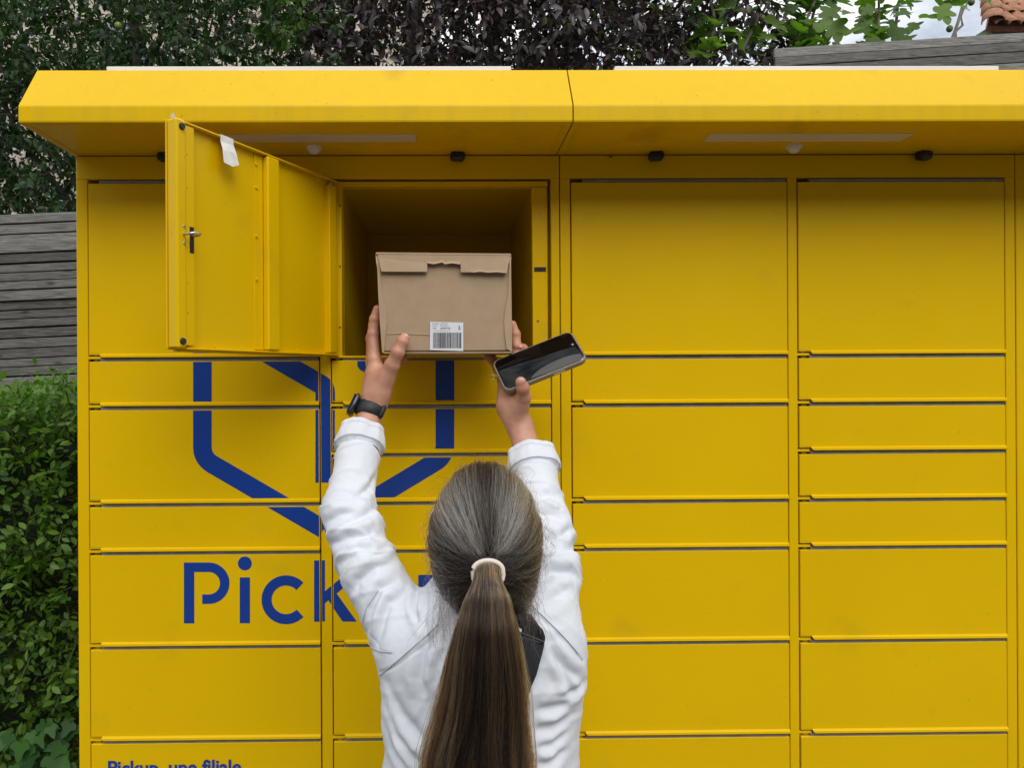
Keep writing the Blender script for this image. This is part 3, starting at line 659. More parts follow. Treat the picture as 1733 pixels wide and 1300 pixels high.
# --- fig tree at the right
M_L4 = leafmat('fig_leaf', (.045, .10, .014), (.13, .22, .03), .42)
t4 = thing('fig_tree', (P(1430, 0, 3.9).x, 3.9, 0), 'fig tree with big lobed green leaves against the sky at the upper right', 'tree')
brs = [((1195, 120), (1215, -60)), ((1240, 130), (1330, -70)), ((1330, 130), (1400, -60)), ((1375, 110), (1383, -50)), ((1400, 120), (1300, -40)), ((1480, 110), (1495, -80)), ((1515, 95), (1530, -70)), ((1602, 80), (1650, -60)), ((1612, 80), (1640, 0)), ((1290, 110), (1195, 10))]
FP, FD = [], []
for k, (a, b) in enumerate(brs):
    Y = 3.5 + .14 * k; pa, pb = P(*a, Y), P(*b, Y); pts = spread_line(pa, pb, 6, .02); limbs(t4, M_BARKG, [([Vector((pa.x + .1, Y, 0))] + pts, [.03] + [.014, .013, .012, .010, .009, .008, .006])], 'branch')
    if k >= 7: continue
    for q in pts[1:]:
        for _ in range(5 if k in (0, 2, 3, 4, 5) else 3):
            d = unit(1)[0]; d[2] = d[2] * .5 + .1; FP.append(np.array(q) + d * rng.uniform(.02, .10)); FD.append(d + np.array([0, -.2, -.35]))
for x, y in ((1590, 10), (1612, 6), (1640, -6), (1585, 2), (1625, 8), (1600, -10), (1660, -8), (1700, -2), (1540, 20), (1556, 30), (1552, 38), (1520, 45), (1470, 40), (1440, 20), (1380, 50), (1412, 34), (1430, 60), (1350, 30), (1362, 70), (1490, 66), (1540, 60), (1585, 4), (1655, 62), (1450, 56), (1400, 78), (1420, 90), (1215, 20), (1240, 45), (1228, 10), (1345, 8), (1372, 20), (1392, 4), (1360, 46), (1395, 66), (1335, 60), (1405, 12), (1385, 88), (1365, 92), (1425, 76), (1500, 24), (1522, 14), (1478, 12), (1462, 70)):
    FP.append(np.array(P(x, y, 3.45 + rng.uniform(0, .5)))); FD.append(np.array([rng.uniform(-1, 1), -.25, rng.uniform(-.9, .5)]))
FP = np.array(FP); FD = np.array(FD); U = upv(len(FP), .5); U[:, 1] -= .5
leafcloud('foliage', figshape(), FP, FD, U, rng.uniform(.10, .175, len(FP)), M_L4, t4, 300)
for x, y in ((1607, 48), (1644, 3), (1290, 30)):
    c = P(x, y, 3.6); mb = MB(); mb.ball(c, .021, (1, 1, 1.15), 10); mb.build('green_fig', mat('unripe_fig', (.10, .13, .05), .55), t4, sm=True)
limbs(t4, M_BARKG, [([Vector((P(1400, 0, 3.9).x, 4.0, 0)), Vector((P(1400, 0, 3.9).x, 4.0, 1.2)), P(1380, 200, 3.9), P(1375, 110, 3.9)], [.07, .06, .045, .02])], 'trunk')
# --- hedge, lower left
M_L5 = leafmat('hedge_leaf', (.042, .110, .014), (.155, .27, .035), .38, .45)
hg = thing('privet_hedge', (-1.55, .75, 0), 'leafy bright green hedge left of the lockers below the plank fence', 'hedge')
def hpos(n):
    o = []
    for _ in range(n):
        x = rng.uniform(-2.6, -.86); top = 1.69 + .05 * mnoise.noise(Vector((x * 4, 0, 0))); z = top - abs(rng.normal()) * .02 - rng.uniform(0, 1) ** 1.25 * 1.5
        f = .36 + .10 * mnoise.noise(Vector((x * 4, z * 4, 2))) + abs(rng.normal()) * .05
        if rng.uniform() < .30: z = top - rng.uniform(0, .06); f = rng.uniform(.36, 1.1)
        o.append(np.array((x, f, z)))
    return o
cs = hpos(4600); lp, ld, tw = twigs(cs, 8, .10, .1, up=.9)
leafcloud('foliage', leafshape(1, .52, .12, .12), lp, ld, upv(len(lp), .8), rng.uniform(.016, .031, len(lp)), M_L5, hg, 290)
twigmesh(hg, tw[::3], mat('hedge_twig', (.06, .07, .02), .8), .0015)
cs = [np.array(P(x, rng.uniform(690, 740), rng.uniform(.45, .85))) for x in rng.uniform(-120, 128, 44)]
sp = []; sd_ = []; tws = []
for c in cs:
    d = np.array([rng.normal() * .2, rng.normal() * .15, 1.]); h = rng.uniform(.04, .12); pl = [c - d * .06]
    for k in range(9):
        q = c + d * h * k / 8; s = np.array([math.cos(k * 1.6), math.sin(k * 1.6), .7]); sp.append(q); sd_.append(s); pl.append(q)
    tws.append(pl)
leafcloud('shoots', leafshape(1, .5, .1, .1), np.array(sp), np.array(sd_), upv(len(sp), .4), rng.uniform(.022, .038, len(sp)), leafmat('hedge_shoot_leaf', (.06, .14, .02), (.12, .24, .04), .35), hg, 0)
twigmesh(hg, tws, bpy.data.materials['hedge_twig'], .0014, 'shoot_stems')
mb = MB(); mb.box((-2.6, .52, GZ), (-.80, 1.10, 1.60), .05); mb.build('inner_shade_block', mat('hedge_shade', (.014, .026, .008), .95, bump=(20, 1, .05)), hg)  # solid dark block, the hedge's inner shade put into its colour
mb = MB(); mb.tube([(-1.5, .8, 0), (-1.5, .8, 1.3)], .03, 6); mb.build('trunk', M_BARK, hg)
M_L6 = leafmat('ivy_leaf', (.018, .070, .014), (.055, .15, .030), .25, .5, .3)
iv = thing('ivy_plant', (-1.1, .5, 0), 'ivy with pointed lobed leaves at the foot of the hedge, lower left corner', 'ivy')
ip = []; idr = []
for _ in range(95):
    x = rng.uniform(15, 128); y = 1215 + rng.uniform(0, 1) * 230 + max(0, 60 - x) * .5; ip.append(np.array(P(x, y, .27 + rng.uniform(0, .06)))); idr.append(np.array([rng.normal() * .5, -.3, -.8 + rng.normal() * .4]))
U = unit(len(ip)) * .4; U[:, 1] -= 1; U[:, 2] += .4
leafcloud('foliage', ivyshape(), np.array(ip), np.array(idr), U, rng.uniform(.030, .052, len(ip)), M_L6, iv, 95)
limbs(iv, M_BARK, [([Vector((-1.0, .45, 0)), P(60, 1400, .34), P(95, 1300, .33), P(70, 1225, .33)], [.006, .004, .003, .002])], 'stem')
# ------------------------------------------------------------------ signed-distance modelling
class Grid:
    def __init__(s, lo, hi, h):
        s.lo = np.array(lo, np.float32); s.h = h; n = np.ceil((np.array(hi) - s.lo) / h).astype(int) + 1
        s.X = (s.lo[0] + h * np.arange(n[0]))[:, None, None].astype(np.float32); s.Y = (s.lo[1] + h * np.arange(n[1]))[None, :, None].astype(np.float32); s.Z = (s.lo[2] + h * np.arange(n[2]))[None, None, :].astype(np.float32)
class Pts:
    def __init__(s, p): p = np.asarray(p, np.float32); s.X, s.Y, s.Z = p[:, 0], p[:, 1], p[:, 2]
def cone(g, a, b, ra, rb, flat=None):
    a = np.array(a, np.float32); b = np.array(b, np.float32); ba = b - a; L2 = float(ba @ ba) + 1e-12
    px, py, pz = g.X - a[0], g.Y - a[1], g.Z - a[2]
    h = np.clip((px * ba[0] + py * ba[1] + pz * ba[2]) / L2, 0, 1)
    dx, dy, dz = px - h * ba[0], py - h * ba[1], pz - h * ba[2]; q = dx * dx + dy * dy + dz * dz; sc = 1.0
    if flat is not None:
        n, k = flat; dn_ = dx * n[0] + dy * n[1] + dz * n[2]; q = q + (1 / k ** 2 - 1) * dn_ * dn_; sc = .5 + .5 * k
    return ((np.sqrt(q) - (ra + (rb - ra) * h)) * sc).astype(np.float32)
def ell(g, c, r):
    x, y, z = (g.X - c[0]) / r[0], (g.Y - c[1]) / r[1], (g.Z - c[2]) / r[2]; k = np.sqrt(x * x + y * y + z * z)
    return ((k - 1) * min(r)).astype(np.float32)
def smin(a, b, k):
    h = np.clip(.5 + .5 * (b - a) / k, 0, 1); return b + (a - b) * h - k * h * (1 - h)
def smax(a, b, k): return -smin(-a, -b, k)
def sun_(k, *f):
    r = f[0]
    for q in f[1:]: r = smin(r, q, k)
    return r
def surfnets(F, g):
    Sg = F < 0; c = np.zeros(tuple(n - 1 for n in F.shape), np.uint8)
    for i in (0, 1):
        for j in (0, 1):
            for k in (0, 1): c += Sg[i:F.shape[0] - 1 + i, j:F.shape[1] - 1 + j, k:F.shape[2] - 1 + k]
    act = (c > 0) & (c < 8); idx = np.argwhere(act); vid = np.full(c.shape, -1, np.int32); vid[act] = np.arange(len(idx))
    acc = np.zeros((len(idx), 3)); cnt = np.zeros(len(idx)); cor = [(i, j, k) for i in (0, 1) for j in (0, 1) for k in (0, 1)]
    V = {q: F[idx[:, 0] + q[0], idx[:, 1] + q[1], idx[:, 2] + q[2]] for q in cor}
    for a in cor:
        for ax in range(3):
            if a[ax] == 0:
                b = tuple(1 if t == ax else a[t] for t in range(3)); fa, fb = V[a], V[b]; m = (fa < 0) != (fb < 0)
                t = np.where(m, fa / np.where(m, fa - fb, 1), 0); p = np.array(a, float)[None].repeat(len(idx), 0); p[:, ax] += t
                acc[m] += p[m]; cnt[m] += 1
    verts = g.lo + g.h * (idx + acc / cnt[:, None]); faces = []
    for ax in range(3):
        sl0 = [slice(None)] * 3; sl1 = [slice(None)] * 3; sl0[ax] = slice(0, -1); sl1[ax] = slice(1, None)
        A = Sg[tuple(sl0)]; B = Sg[tuple(sl1)]; e = np.argwhere(A != B); o1, o2 = [t for t in range(3) if t != ax]
        ok = (e[:, o1] > 0) & (e[:, o2] > 0) & (e[:, o1] < F.shape[o1] - 1) & (e[:, o2] < F.shape[o2] - 1); e = e[ok]
        def vv(d1, d2):
            q = e.copy(); q[:, o1] -= d1; q[:, o2] -= d2; return vid[q[:, 0], q[:, 1], q[:, 2]]
        quad = np.stack([vv(1, 1), vv(0, 1), vv(0, 0), vv(1, 0)], 1); fl = A[e[:, 0], e[:, 1], e[:, 2]]
        if ax == 1: fl = ~fl
        quad[~fl] = quad[~fl][:, ::-1]; faces.append(quad)
    return verts, np.concatenate(faces)
def normals(V, Q):
    n = np.cross(V[Q[:, 2]] - V[Q[:, 0]], V[Q[:, 3]] - V[Q[:, 1]]); N = np.zeros_like(V)
    for k in range(4): np.add.at(N, Q[:, k], n)
    return N / (np.linalg.norm(N, axis=1, keepdims=True) + 1e-12)
def relax(V, Q, it=1, lam=.5):
    E_ = np.concatenate([Q[:, [0, 1]], Q[:, [1, 2]], Q[:, [2, 3]], Q[:, [3, 0]]])
    for _ in range(it):
        s = np.zeros_like(V); c = np.zeros(len(V)); np.add.at(s, E_[:, 0], V[E_[:, 1]]); np.add.at(c, E_[:, 0], 1); V = V + lam * (s / c[:, None] - V)
    return V
def A3(v): return np.array(v, float)
def W(px, py, Y): return A3(P(px, py, Y))
# joints (photo pixel, depth)
ShL, ElL, MdL, CfL, WrL = W(692, 1076, -.42), W(590, 868, -.305), W(626, 968, -.37), W(612, 729, -.195), W(628, 697, -.168)
ShR, ElR, MdR, CfR, WrR = W(922, 1072, -.42), W(921, 888, -.30), W(931, 975, -.37), W(899, 766, -.205), W(874, 706, -.175)
HC = W(822, 916, -.44)
NK = W(826, 1075, -.43)
Cx, Cy = W(818, 1150, -.43)[0], -.43
# ------------------------------------------------------------------ arms and hands (fine grid)
def fingers(g, chains, k=.0035):
    r = None
    for ch in chains:
        f = None
        for (a, ra), (b, rb) in zip(ch, ch[1:]):
            c = cone(g, a, b, ra, rb); f = c if f is None else smin(f, c, .0022)
        for (a, ra) in ch[1:-1]: f = smin(f, ell(g, a, (ra * 1.07,) * 3), .003)
        r = f if r is None else np.minimum(r, f) if k == 0 else smin(r, f, k)
    return r
def C_(*pts): return [(W(x, y, Y), r) for x, y, Y, r in pts]
LTH = C_((650, 648, -.168, .0135), (663, 619, -.182, .0120), (673, 597, -.189, .0112), (681, 579, -.1885, .0102), (684.5, 572.5, -.187, .0088))
LIX = C_((633, 606, -.150, .0115), (631, 566, -.144, .0096), (633.5, 541, -.143, .0086), (638, 523, -.143, .0070))
LMD = C_((630, 611, -.130, .0115), (628.5, 573, -.118, .0098), (632, 550, -.112, .0088), (638, 536, -.112, .0075))
LRG = C_((634, 622, -.112, .0110), (648, 615, -.098, .0095), (668, 610, -.105, .0085), (683, 605.5, -.120, .0074))
LPK = C_((641, 636, -.098, .0100), (652, 622, -.086, .0085), (670, 615, -.085, .0075), (680, 612, -.088, .0068))
def left_hand(g):
    arm = smin(cone(g, W(603, 765, -.21), WrL, .0255, .0205, ((.35, -.9, .2), .88)), cone(g, WrL, W(641, 643, -.155), .0205, .0235, ((.25, -.9, .3), .90)), .012)
    palm = sun_(.010, cone(g, W(637, 668, -.16), W(634, 612, -.150), .0205, .0130), cone(g, W(637, 668, -.155), W(632, 616, -.130), .0200, .0130), cone(g, W(640, 668, -.15), W(637, 628, -.112), .0185, .0120), cone(g, W(641, 670, -.145), W(642, 640, -.098), .0165, .0110))
    then = smin(cone(g, W(637, 680, -.165), W(652, 640, -.172), .0165, .0150), cone(g, W(652, 640, -.172), W(664, 617, -.182), .0150, .0115), .008)
    r = sun_(.014, arm, palm, then); fg = fingers(g, [LIX, LMD, LRG, LPK], .0012); th = fingers(g, [LTH], .001)
    r = smin(r, fg, .0065); return smin(r, th, .0060)
RTH = C_((876, 690, -.190, .0140), (886.5, 672, -.207, .0116), (885, 657, -.2215, .0106), (881.5, 647, -.2255, .0094))
RIX = C_((872, 628, -.150, .0110), (875, 594, -.138, .0092), (872.5, 566, -.134, .0084), (867.5, 549, -.134, .0070))
RMD = C_((866, 630, -.138, .0110), (884, 602, -.122, .0095), (885, 591, -.132, .0088), (875, 586, -.143, .0080))
RRG = C_((856, 636, -.135, .0105), (842, 622, -.122, .0088), (832, 606, -.118, .0080), (824, 601, -.110, .0072))
RPK = C_((852, 645, -.140, .0098), (843, 628, -.130, .0080), (838, 616, -.124, .0074), (828, 607, -.118, .0066))
def right_hand(g):
    arm = smin(cone(g, W(903, 795, -.22), W(880, 722, -.182), .0275, .0215, ((.3, -.9, .3), .9)), cone(g, W(880, 722, -.182), W(868, 684, -.178), .0215, .0225, ((.1, -1, .2), .86)), .012)
    palm = sun_(.010, cone(g, W(866, 690, -.176), W(872, 634, -.152), .0190, .0125), cone(g, W(864, 692, -.172), W(865, 634, -.142), .0200, .0120), cone(g, W(860, 690, -.168), W(856, 640, -.138), .0180, .0115), cone(g, W(858, 688, -.168), W(853, 650, -.142), .0155, .0105))
    then = smin(cone(g, W(869, 706, -.182), W(880, 684, -.197), .0160, .0145), cone(g, W(880, 684, -.197), W(886.5, 671, -.208), .0145, .0112), .008)
    r = sun_(.014, arm, palm, then); fg = fingers(g, [RIX, RMD, RRG, RPK], .0012); th = fingers(g, [RTH], .001)
    r = smin(r, fg, .006); return smin(r, th, .0055)
def grid_of(fn, lo, hi, h, rl=1):
    g = Grid(lo, hi, h); V, Q = surfnets(fn(g), g); return relax(V, Q, rl, .4), Q
LH = grid_of(left_hand, W(585, 790, -.26) * [1, 0, 1] + [-.02, -.265, 0], W(705, 505, -.16) * [1, 0, 1] + [.0, -.06, .01], .0013)
RH = grid_of(right_hand, W(810, 815, -.26) * [1, 0, 1] + [0, -.265, 0], W(945, 535, -.16) * [1, 0, 1] + [.01, -.075, .01], .0013)
# ------------------------------------------------------------------ head, neck, trunk and legs (coarser grids)
def skull(g):
    x, y, z = HC
    r = ell(g, (x, y, z + .018), (.065, .088, .083)); r = smin(r, ell(g, (x, y + .035, z - .035), (.056, .058, .072)), .04)
    r = smin(r, ell(g, (x, y + .066, z - .085), (.028, .024, .024)), .03)
    r = smin(r, cone(g, (x, y + .088, z + .004), (x, y + .107, z - .030), .008, .012), .012)
    for sx in (-1, 1):
        r = smin(r, ell(g, (x + sx * .030, y + .080, z + .022), (.020, .012, .007)), .012); r = smin(r, ell(g, (x + sx * .034, y + .074, z - .018), (.02, .016, .014)), .02)
        r = smax(r, -ell(g, (x + sx * .030, y + .097, z + .006), (.013, .012, .009)), .008); r = smin(r, ell(g, (x + sx * .030, y + .080, z + .006), (.012, .011, .0105)), .002)
        r = smin(r, ell(g, (x + sx * .067, y - .002, z - .006), (.008, .016, .030)), .006)
    r = smin(r, ell(g, (x, y + .094, z - .052), (.022, .008, .005)), .004); r = smin(r, ell(g, (x, y + .093, z - .062), (.019, .008, .0055)), .004)
    return smin(r, cone(g, (x, y - .012, z - .05), tuple(NK), .052, .056), .03)
HD = grid_of(skull, HC + [-.10, -.13, -.22], HC + [.10, .13, .12], .0035)
def trunk(g):
    t = cone(g, (Cx, Cy, 1.34), (Cx - .004, Cy, 1.05), .120, .105, ((0, 1, 0), .66)); t = smin(t, cone(g, (Cx, Cy, 1.05), (Cx - .004, Cy, .90), .108, .135, ((0, 1, 0), .70)), .05)
    for s_ in (-1, 1):
        t = smin(t, cone(g, (Cx + s_ * .075, Cy, .88), (Cx + s_ * .085, Cy, .48), .078, .052), .03); t = smin(t, cone(g, (Cx + s_ * .085, Cy, .48), (Cx + s_ * .09, Cy - .01, .14), .050, .034), .02)
        t = smin(t, cone(g, (Cx + s_ * .09, Cy - .02, .12), (Cx + s_ * .10, Cy + .14, .095), .034, .026), .02)
    for a, b, c, d in ((ShL, MdL, ElL, CfL), (ShR, MdR, ElR, CfR)):
        t = smin(t, cone(g, (Cx, Cy, 1.38), a, .05, .038), .02); t = smin(t, cone(g, a, b, .038, .030), .01); t = smin(t, cone(g, b, c, .030, .028), .01); t = smin(t, cone(g, c, d, .027, .022), .01)
    return t
TR = grid_of(trunk, (-.22, -.62, .06), (.30, -.15, 1.70), .009)
def join(*ms):
    V = []; Q = []; n = 0
    for v, q in ms: V.append(v); Q.append(q + n); n += len(v)
    return np.concatenate(V), np.concatenate(Q)
def skinmat(name, col, col2):
    m = mat(name, col, .48, bump=(520, .25, .0006), var=(26, .2, col2), sub=.12, subc=(.012, .005, .003)); return m
M_SKIN = skinmat('skin', (.60, .335, .225), (.47, .215, .150))
person = thing('person', (Cx, Cy, GZ), 'person seen from behind in a white shirt, arms raised, long greying brown ponytail', 'person')
bv, bq = join(HD, TR, LH, RH); bme = fastmesh('body', bv, bq); smooth(bme); body = link('body', bme, M_SKIN, person)
fl_ = np.zeros(len(bv)); cr_ = np.zeros(len(bv))
for ch in (LTH, LIX, LMD, LRG, LPK, RTH, RIX, RMD, RRG, RPK):
    fl_ += .9 * np.exp(-(np.linalg.norm(bv - ch[-1][0], axis=1) / .0085) ** 2)
    for (p0, r0), (p1, r1), (p2, r2) in zip(ch, ch[1:], ch[2:]):
        dd = np.linalg.norm(bv - p1, axis=1); fl_ += .45 * np.exp(-(dd / .010) ** 2); ax_ = (p2 - p0) / np.linalg.norm(p2 - p0); s_ = (bv - p1) @ ax_
        for o_ in (-.0026, 0, .0028): cr_ += np.exp(-((s_ - o_) / .0008) ** 2) * (dd < r1 * 1.7) * .6
    fl_ += .35 * np.exp(-(np.linalg.norm(bv - ch[0][0], axis=1) / .012) ** 2)
for nm_, ar_ in (('flush', fl_), ('crease', cr_)):
    at_ = bme.attributes.new(nm_, 'FLOAT', 'POINT'); at_.data.foreach_set('value', np.clip(ar_, 0, 1).astype(np.float32))
_t = M_SKIN.node_tree; _b = _t.nodes['Principled BSDF']; _src = _b.inputs['Base Color'].links[0].from_socket
for nm_, colr, k_ in (('flush', (.60, .21, .14, 1), .75), ('crease', (.30, .12, .08, 1), .55)):
    _a = _t.nodes.new('ShaderNodeAttribute'); _a.attribute_name = nm_; _m = _t.nodes.new('ShaderNodeMath'); _m.operation = 'MULTIPLY'; _m.inputs[1].default_value = k_; _t.links.new(_a.outputs['Fac'], _m.inputs[0])
    _x = _t.nodes.new('ShaderNodeMix'); _x.data_type = 'RGBA'; _t.links.new(_m.outputs[0], _x.inputs['Factor']); _t.links.new(_src, _x.inputs['A']); _x.inputs['B'].default_value = colr; _src = _x.outputs['Result']
_t.links.new(_src, _b.inputs['Base Color'])
M_NAIL = mat('finger_nail', (.66, .40, .32), .28, spec=.6)
def nail(c, d, up, L_=.0105, Wd=.0085):
    d = Vector(d).normalized(); up = Vector(up).normalized(); x = d.cross(up).normalized(); up = x.cross(d)
    vs = []; fs = []; n = 6
    for i in range(n + 1):
        t = i / n; hw = Wd / 2 * math.sqrt(max(.0, 1 - (abs(t - .45) / .6) ** 3))
        for k in (-1, -.5, 0, .5, 1): vs.append(Vector(c) + d * (t - .5) * L_ + x * k * hw - up * (.0016 * k * k + .0012 * (2 * t - 1) ** 2))
    for i in range(n):
        for k in range(4): a = i * 5 + k; fs.append((a, a + 1, a + 6, a + 5))
    me = pydata('nail', vs, fs); smooth(me); return link('nail', me, M_NAIL, body)
dT = LTH[-1][0] - LTH[-2][0]; nail(W(686.5, 571.5, -.187) + A3((.002, -.0085, .0)), (dT[0], 0, dT[2] + .003), (.35, -1, .15))
nail(W(882, 646.5, -.2255) + A3((0, -.0093, .001)), (-.1, -.1, 1), (0, -1, .12), .011, .010)
nail(W(880, 586.5, -.143) + A3((0, -.008, .0)), (-1, 0, .3), (0.1, -1, .2), .008, .006)
# ------------------------------------------------------------------ shirt
def shirt_sdf(g):
    fl = ((0, 1, 0), .72)
    t = cone(g, (Cx + .004, Cy, 1.345), (Cx - .002, Cy, 1.22), .139, .127, fl); t = smin(t, cone(g, (Cx - .002, Cy, 1.22), (Cx - .004, Cy, .90), .124, .148, fl), .04)
    t = smin(t, cone(g, W(746, 1100, -.435), W(898, 1100, -.435), .053, .053), .035)
    for a, b, c, d, sg in ((ShL, MdL, ElL, CfL, -1), (ShR, MdR, ElR, CfR, 1)):
        ar = smin(cone(g, a, b, .0540, .0440), cone(g, b, c, .0450, .0425), .014); cc_ = c + (d - c) * .62
        ar = smin(ar, cone(g, c, cc_, .0415, .0385), .014); t = smin(t, ar, .016)
        if sg < 0: t = smin(t, cone(g, W(702, 1110, -.43), W(715, 1200, -.43), .05, .05), .03)
        else: t = smin(t, cone(g, W(915, 1110, -.43), W(905, 1190, -.43), .055, .05), .03)
    # neck opening and bottom hem cut flat
    t = smax(t, -cone(g, NK + A3((0, .01, -.03)), NK + A3((0, .01, .12)), .060, .060), .004)
    t = np.maximum(t, .86 - g.Z)
    return t
def cuff_sdf(g):
    r = None
    for c, d, r0, r1 in ((ElL, CfL, .0405, .0385), (ElR, CfR, .0425, .0400)):
        ax = (d - c) / np.linalg.norm(d - c); a = d - ax * .040; h = (g.X - d[0]) * ax[0] + (g.Y - d[1]) * ax[1] + (g.Z - d[2]) * ax[2]
        o = cone(g, a - ax * .03, d + ax * .03, r0, r1, ((0, 1, 0), .92)); o = smax(o, h, .003); o = smax(o, -(h + .034), .002)
        i = cone(g, a, d + ax * .03, .020, .0355, ((0, 1, 0), .92)); i = smax(i, -(h + .030), .004)
        o = smax(o, -i, .002); r = o if r is None else np.minimum(r, o)
    return r
def full(g):
    t = shirt_sdf(g)
    for c, d in ((ElL, CfL), (ElR, CfR)):
        ax = (d - c) / np.linalg.norm(d - c); h = (g.X - d[0]) * ax[0] + (g.Y - d[1]) * ax[1] + (g.Z - d[2]) * ax[2]
        near = np.sqrt((g.X - d[0]) ** 2 + (g.Y - d[1]) ** 2 + (g.Z - d[2]) ** 2) - .075
        t = smax(t, -np.maximum(-(h + .030), near), .002)
    return t
gs = Grid((-.205, -.60, .85), (.275, -.14, 1.70), .0026); SF = full(gs); sv_, sq = surfnets(SF, gs); sv_ = relax(sv_, sq, 2, .4); del SF
sn = normals(sv_, sq)
# folds: rings across the sleeves, drag lines over the back, plus individual creases
def pn(p): return mnoise.noise(p)
limbs_ = [(ShL, MdL, .3), (MdL, ElL, 1.), (ElL, CfL, .55), (ShR, MdR, .4), (MdR, ElR, 1.), (ElR, CfR, .6)]
CRE = [  # (pixel polyline, depth range centre, width m, depth m)
 ([(668, 985), (640, 1010), (622, 1045), (615, 1090)], .0045, .0040), ([(690, 1000), (655, 1030), (640, 1075), (628, 1110)], .005, .0035),
 ([(560, 905), (600, 880), (632, 868)], .0050, .0035), ([(553, 925), (590, 905), (630, 900), (655, 912)], .0060, .0055), ([(546, 890), (575, 872), (600, 868)], .005, .003),
 ([(568, 965), (600, 935), (640, 925), (665, 935)], .0050, .0035), ([(590, 1020), (605, 985), (635, 960), (670, 955)], .006, .0045), ([(600, 845), (620, 835), (634, 815)], .005, .003),
 ([(705, 1010), (700, 1030), (708, 1052)], .0040, .0045), ([(725, 1015), (718, 1040), (722, 1070)], .004, .003),
 ([(735, 1060), (718, 1090), (712, 1130), (720, 1165)], .007, .0050), ([(752, 1075), (738, 1110), (735, 1150)], .006, .0035),
 ([(655, 1160), (680, 1200), (715, 1230), (740, 1240)], .008, .0035), ([(652, 1190), (672, 1235), (705, 1265), (730, 1275)], .006, .003), ([(652, 1225), (668, 1265), (690, 1290)], .005, .003),
 ([(905, 1180), (930, 1182), (960, 1178)], .006, .0040), ([(900, 1210), (930, 1214), (965, 1205)], .007, .004), ([(900, 1238), (930, 1240), (962, 1228)], .006, .0035), ([(902, 1262), (925, 1268), (955, 1255)], .006, .003),
 ([(900, 925), (925, 912), (955, 905), (972, 902)], .0050, .0045), ([(915, 950), (940, 935), (976, 928)], .006, .004), ([(910, 985), (935, 968), (970, 972), (985, 985)], .006, .004), ([(905, 1015), (935, 1000), (975, 1015)], .006, .003),
 ([(930, 1075), (945, 1110), (960, 1150), (970, 1170)], .005, .0035), ([(915, 855), (935, 845), (960, 852)], .005, .003), ([(905, 880), (930, 872), (950, 880)], .005, .003),
 ([(935, 1090), (962, 1125), (985, 1150)], .005, .003), ([(985, 1160), (965, 1165), (940, 1160)], .005, .0035)]
SEAMS = [([(741, 1058), (700, 1095), (665, 1125), (640, 1145)], .0014, .0024), ([(624, 1090), (638, 1104), (662, 1104)], .0011, .0014),
 ([(896, 1022), (925, 1050), (960, 1085), (985, 1112), (990, 1120)], .0014, .0024), ([(985, 1000), (990, 1040), (991, 1090)], .001, .0012)]
def seg_d(px, pz, pts):
    """distance in the x-z plane from points to a world polyline"""
    best = np.full(len(px), 1e9); tt = np.zeros(len(px)); n = len(pts) - 1
    for i in range(n):
        a, b = pts[i], pts[i + 1]; d = b - a; L2 = (d[0] ** 2 + d[2] ** 2) + 1e-12
        t = np.clip(((px - a[0]) * d[0] + (pz - a[2]) * d[2]) / L2, 0, 1); q = np.hypot(px - a[0] - t * d[0], pz - a[2] - t * d[2])
        m = q < best; best[m] = q[m]; tt[m] = (i + t[m]) / n
    return best, tt
disp = np.zeros(len(sv_)); seg_best = np.full(len(sv_), 1e9); limb_i = np.zeros(len(sv_), int)
for i, (a, b, k) in enumerate(limbs_):
    d = cone(Pts(sv_), a, b, .045, .045); m = d < seg_best; seg_best[m] = d[m]; limb_i[m] = i
arm_m = np.clip(1 - (seg_best - .012) / .03, 0, 1); V_ = [Vector(v) for v in sv_]
for i, v in enumerate(V_):
    w1 = v * 9 + Vector((3, 1, 7)); wp = Vector((pn(w1), pn(w1 + Vector((9, 0, 0))), pn(w1 + Vector((0, 9, 0))))) * .035; q = v + wp; r = 0.0
    if arm_m[i] > .01:
        a, b, k = limbs_[limb_i[i]]; ax = Vector((b - a) / np.linalg.norm(b - a)); s_ = (q - Vector(a)).dot(ax); pr = q - Vector(a) - ax * s_
        s_ += pr.x * .35 + pr.y * .25
        r += arm_m[i] * k * (.0050 * max(0, 1 - abs(pn(Vector((s_ * 19, pr.x * 6, pr.z * 6)))) * 4.5) ** 1.5 + .0016 * max(0, 1 - abs(pn(Vector((s_ * 34 + 7, pr.x * 13, pr.y * 13)))) * 5) ** 1.3 + .0030 * pn(Vector((s_ * 22, pr.x * 9, pr.y * 9))))
    bk = 1 - arm_m[i]
    sx = -1 if v.x < Cx else 1; u_ = q.z * .80 + q.x * sx * .55; t_ = q.x * sx * .8 - q.z * .55
    r += bk * (.0036 * max(0, 1 - abs(pn(Vector((u_ * 13 + 4, t_ * 5, q.y * 4)))) * 4) ** 1.5 + .0010 * max(0, 1 - abs(pn(Vector((u_ * 30, t_ * 9 + 2, 3)))) * 5) ** 1.3 + .0075 * pn(Vector((u_ * 9, t_ * 6, 8))))
    r += .0003 * pn(v * 120); disp[i] = r - .0026
cf = np.minimum(np.linalg.norm(sv_ - CfL, axis=1), np.linalg.norm(sv_ - CfR, axis=1)); disp *= np.clip((cf - .02) / .05, .25, 1)
facing = np.clip(-sn[:, 1] * 3 + .3, 0, 1)
for pts, wd, dp in CRE:
    pw = [W(x, y, -.47 if y > 1000 else (-.42 if y > 930 else -.36)) for x, y in pts]; d, t = seg_d(sv_[:, 0], sv_[:, 2], pw); fall = np.sin(np.clip(t, .02, .98) * math.pi) ** .5
    disp -= facing * fall * dp * 1.5 * np.exp(-(d / wd) ** 2); disp += facing * fall * dp * .8 * np.exp(-((d - wd * 2.2) / (wd * 1.3)) ** 2)
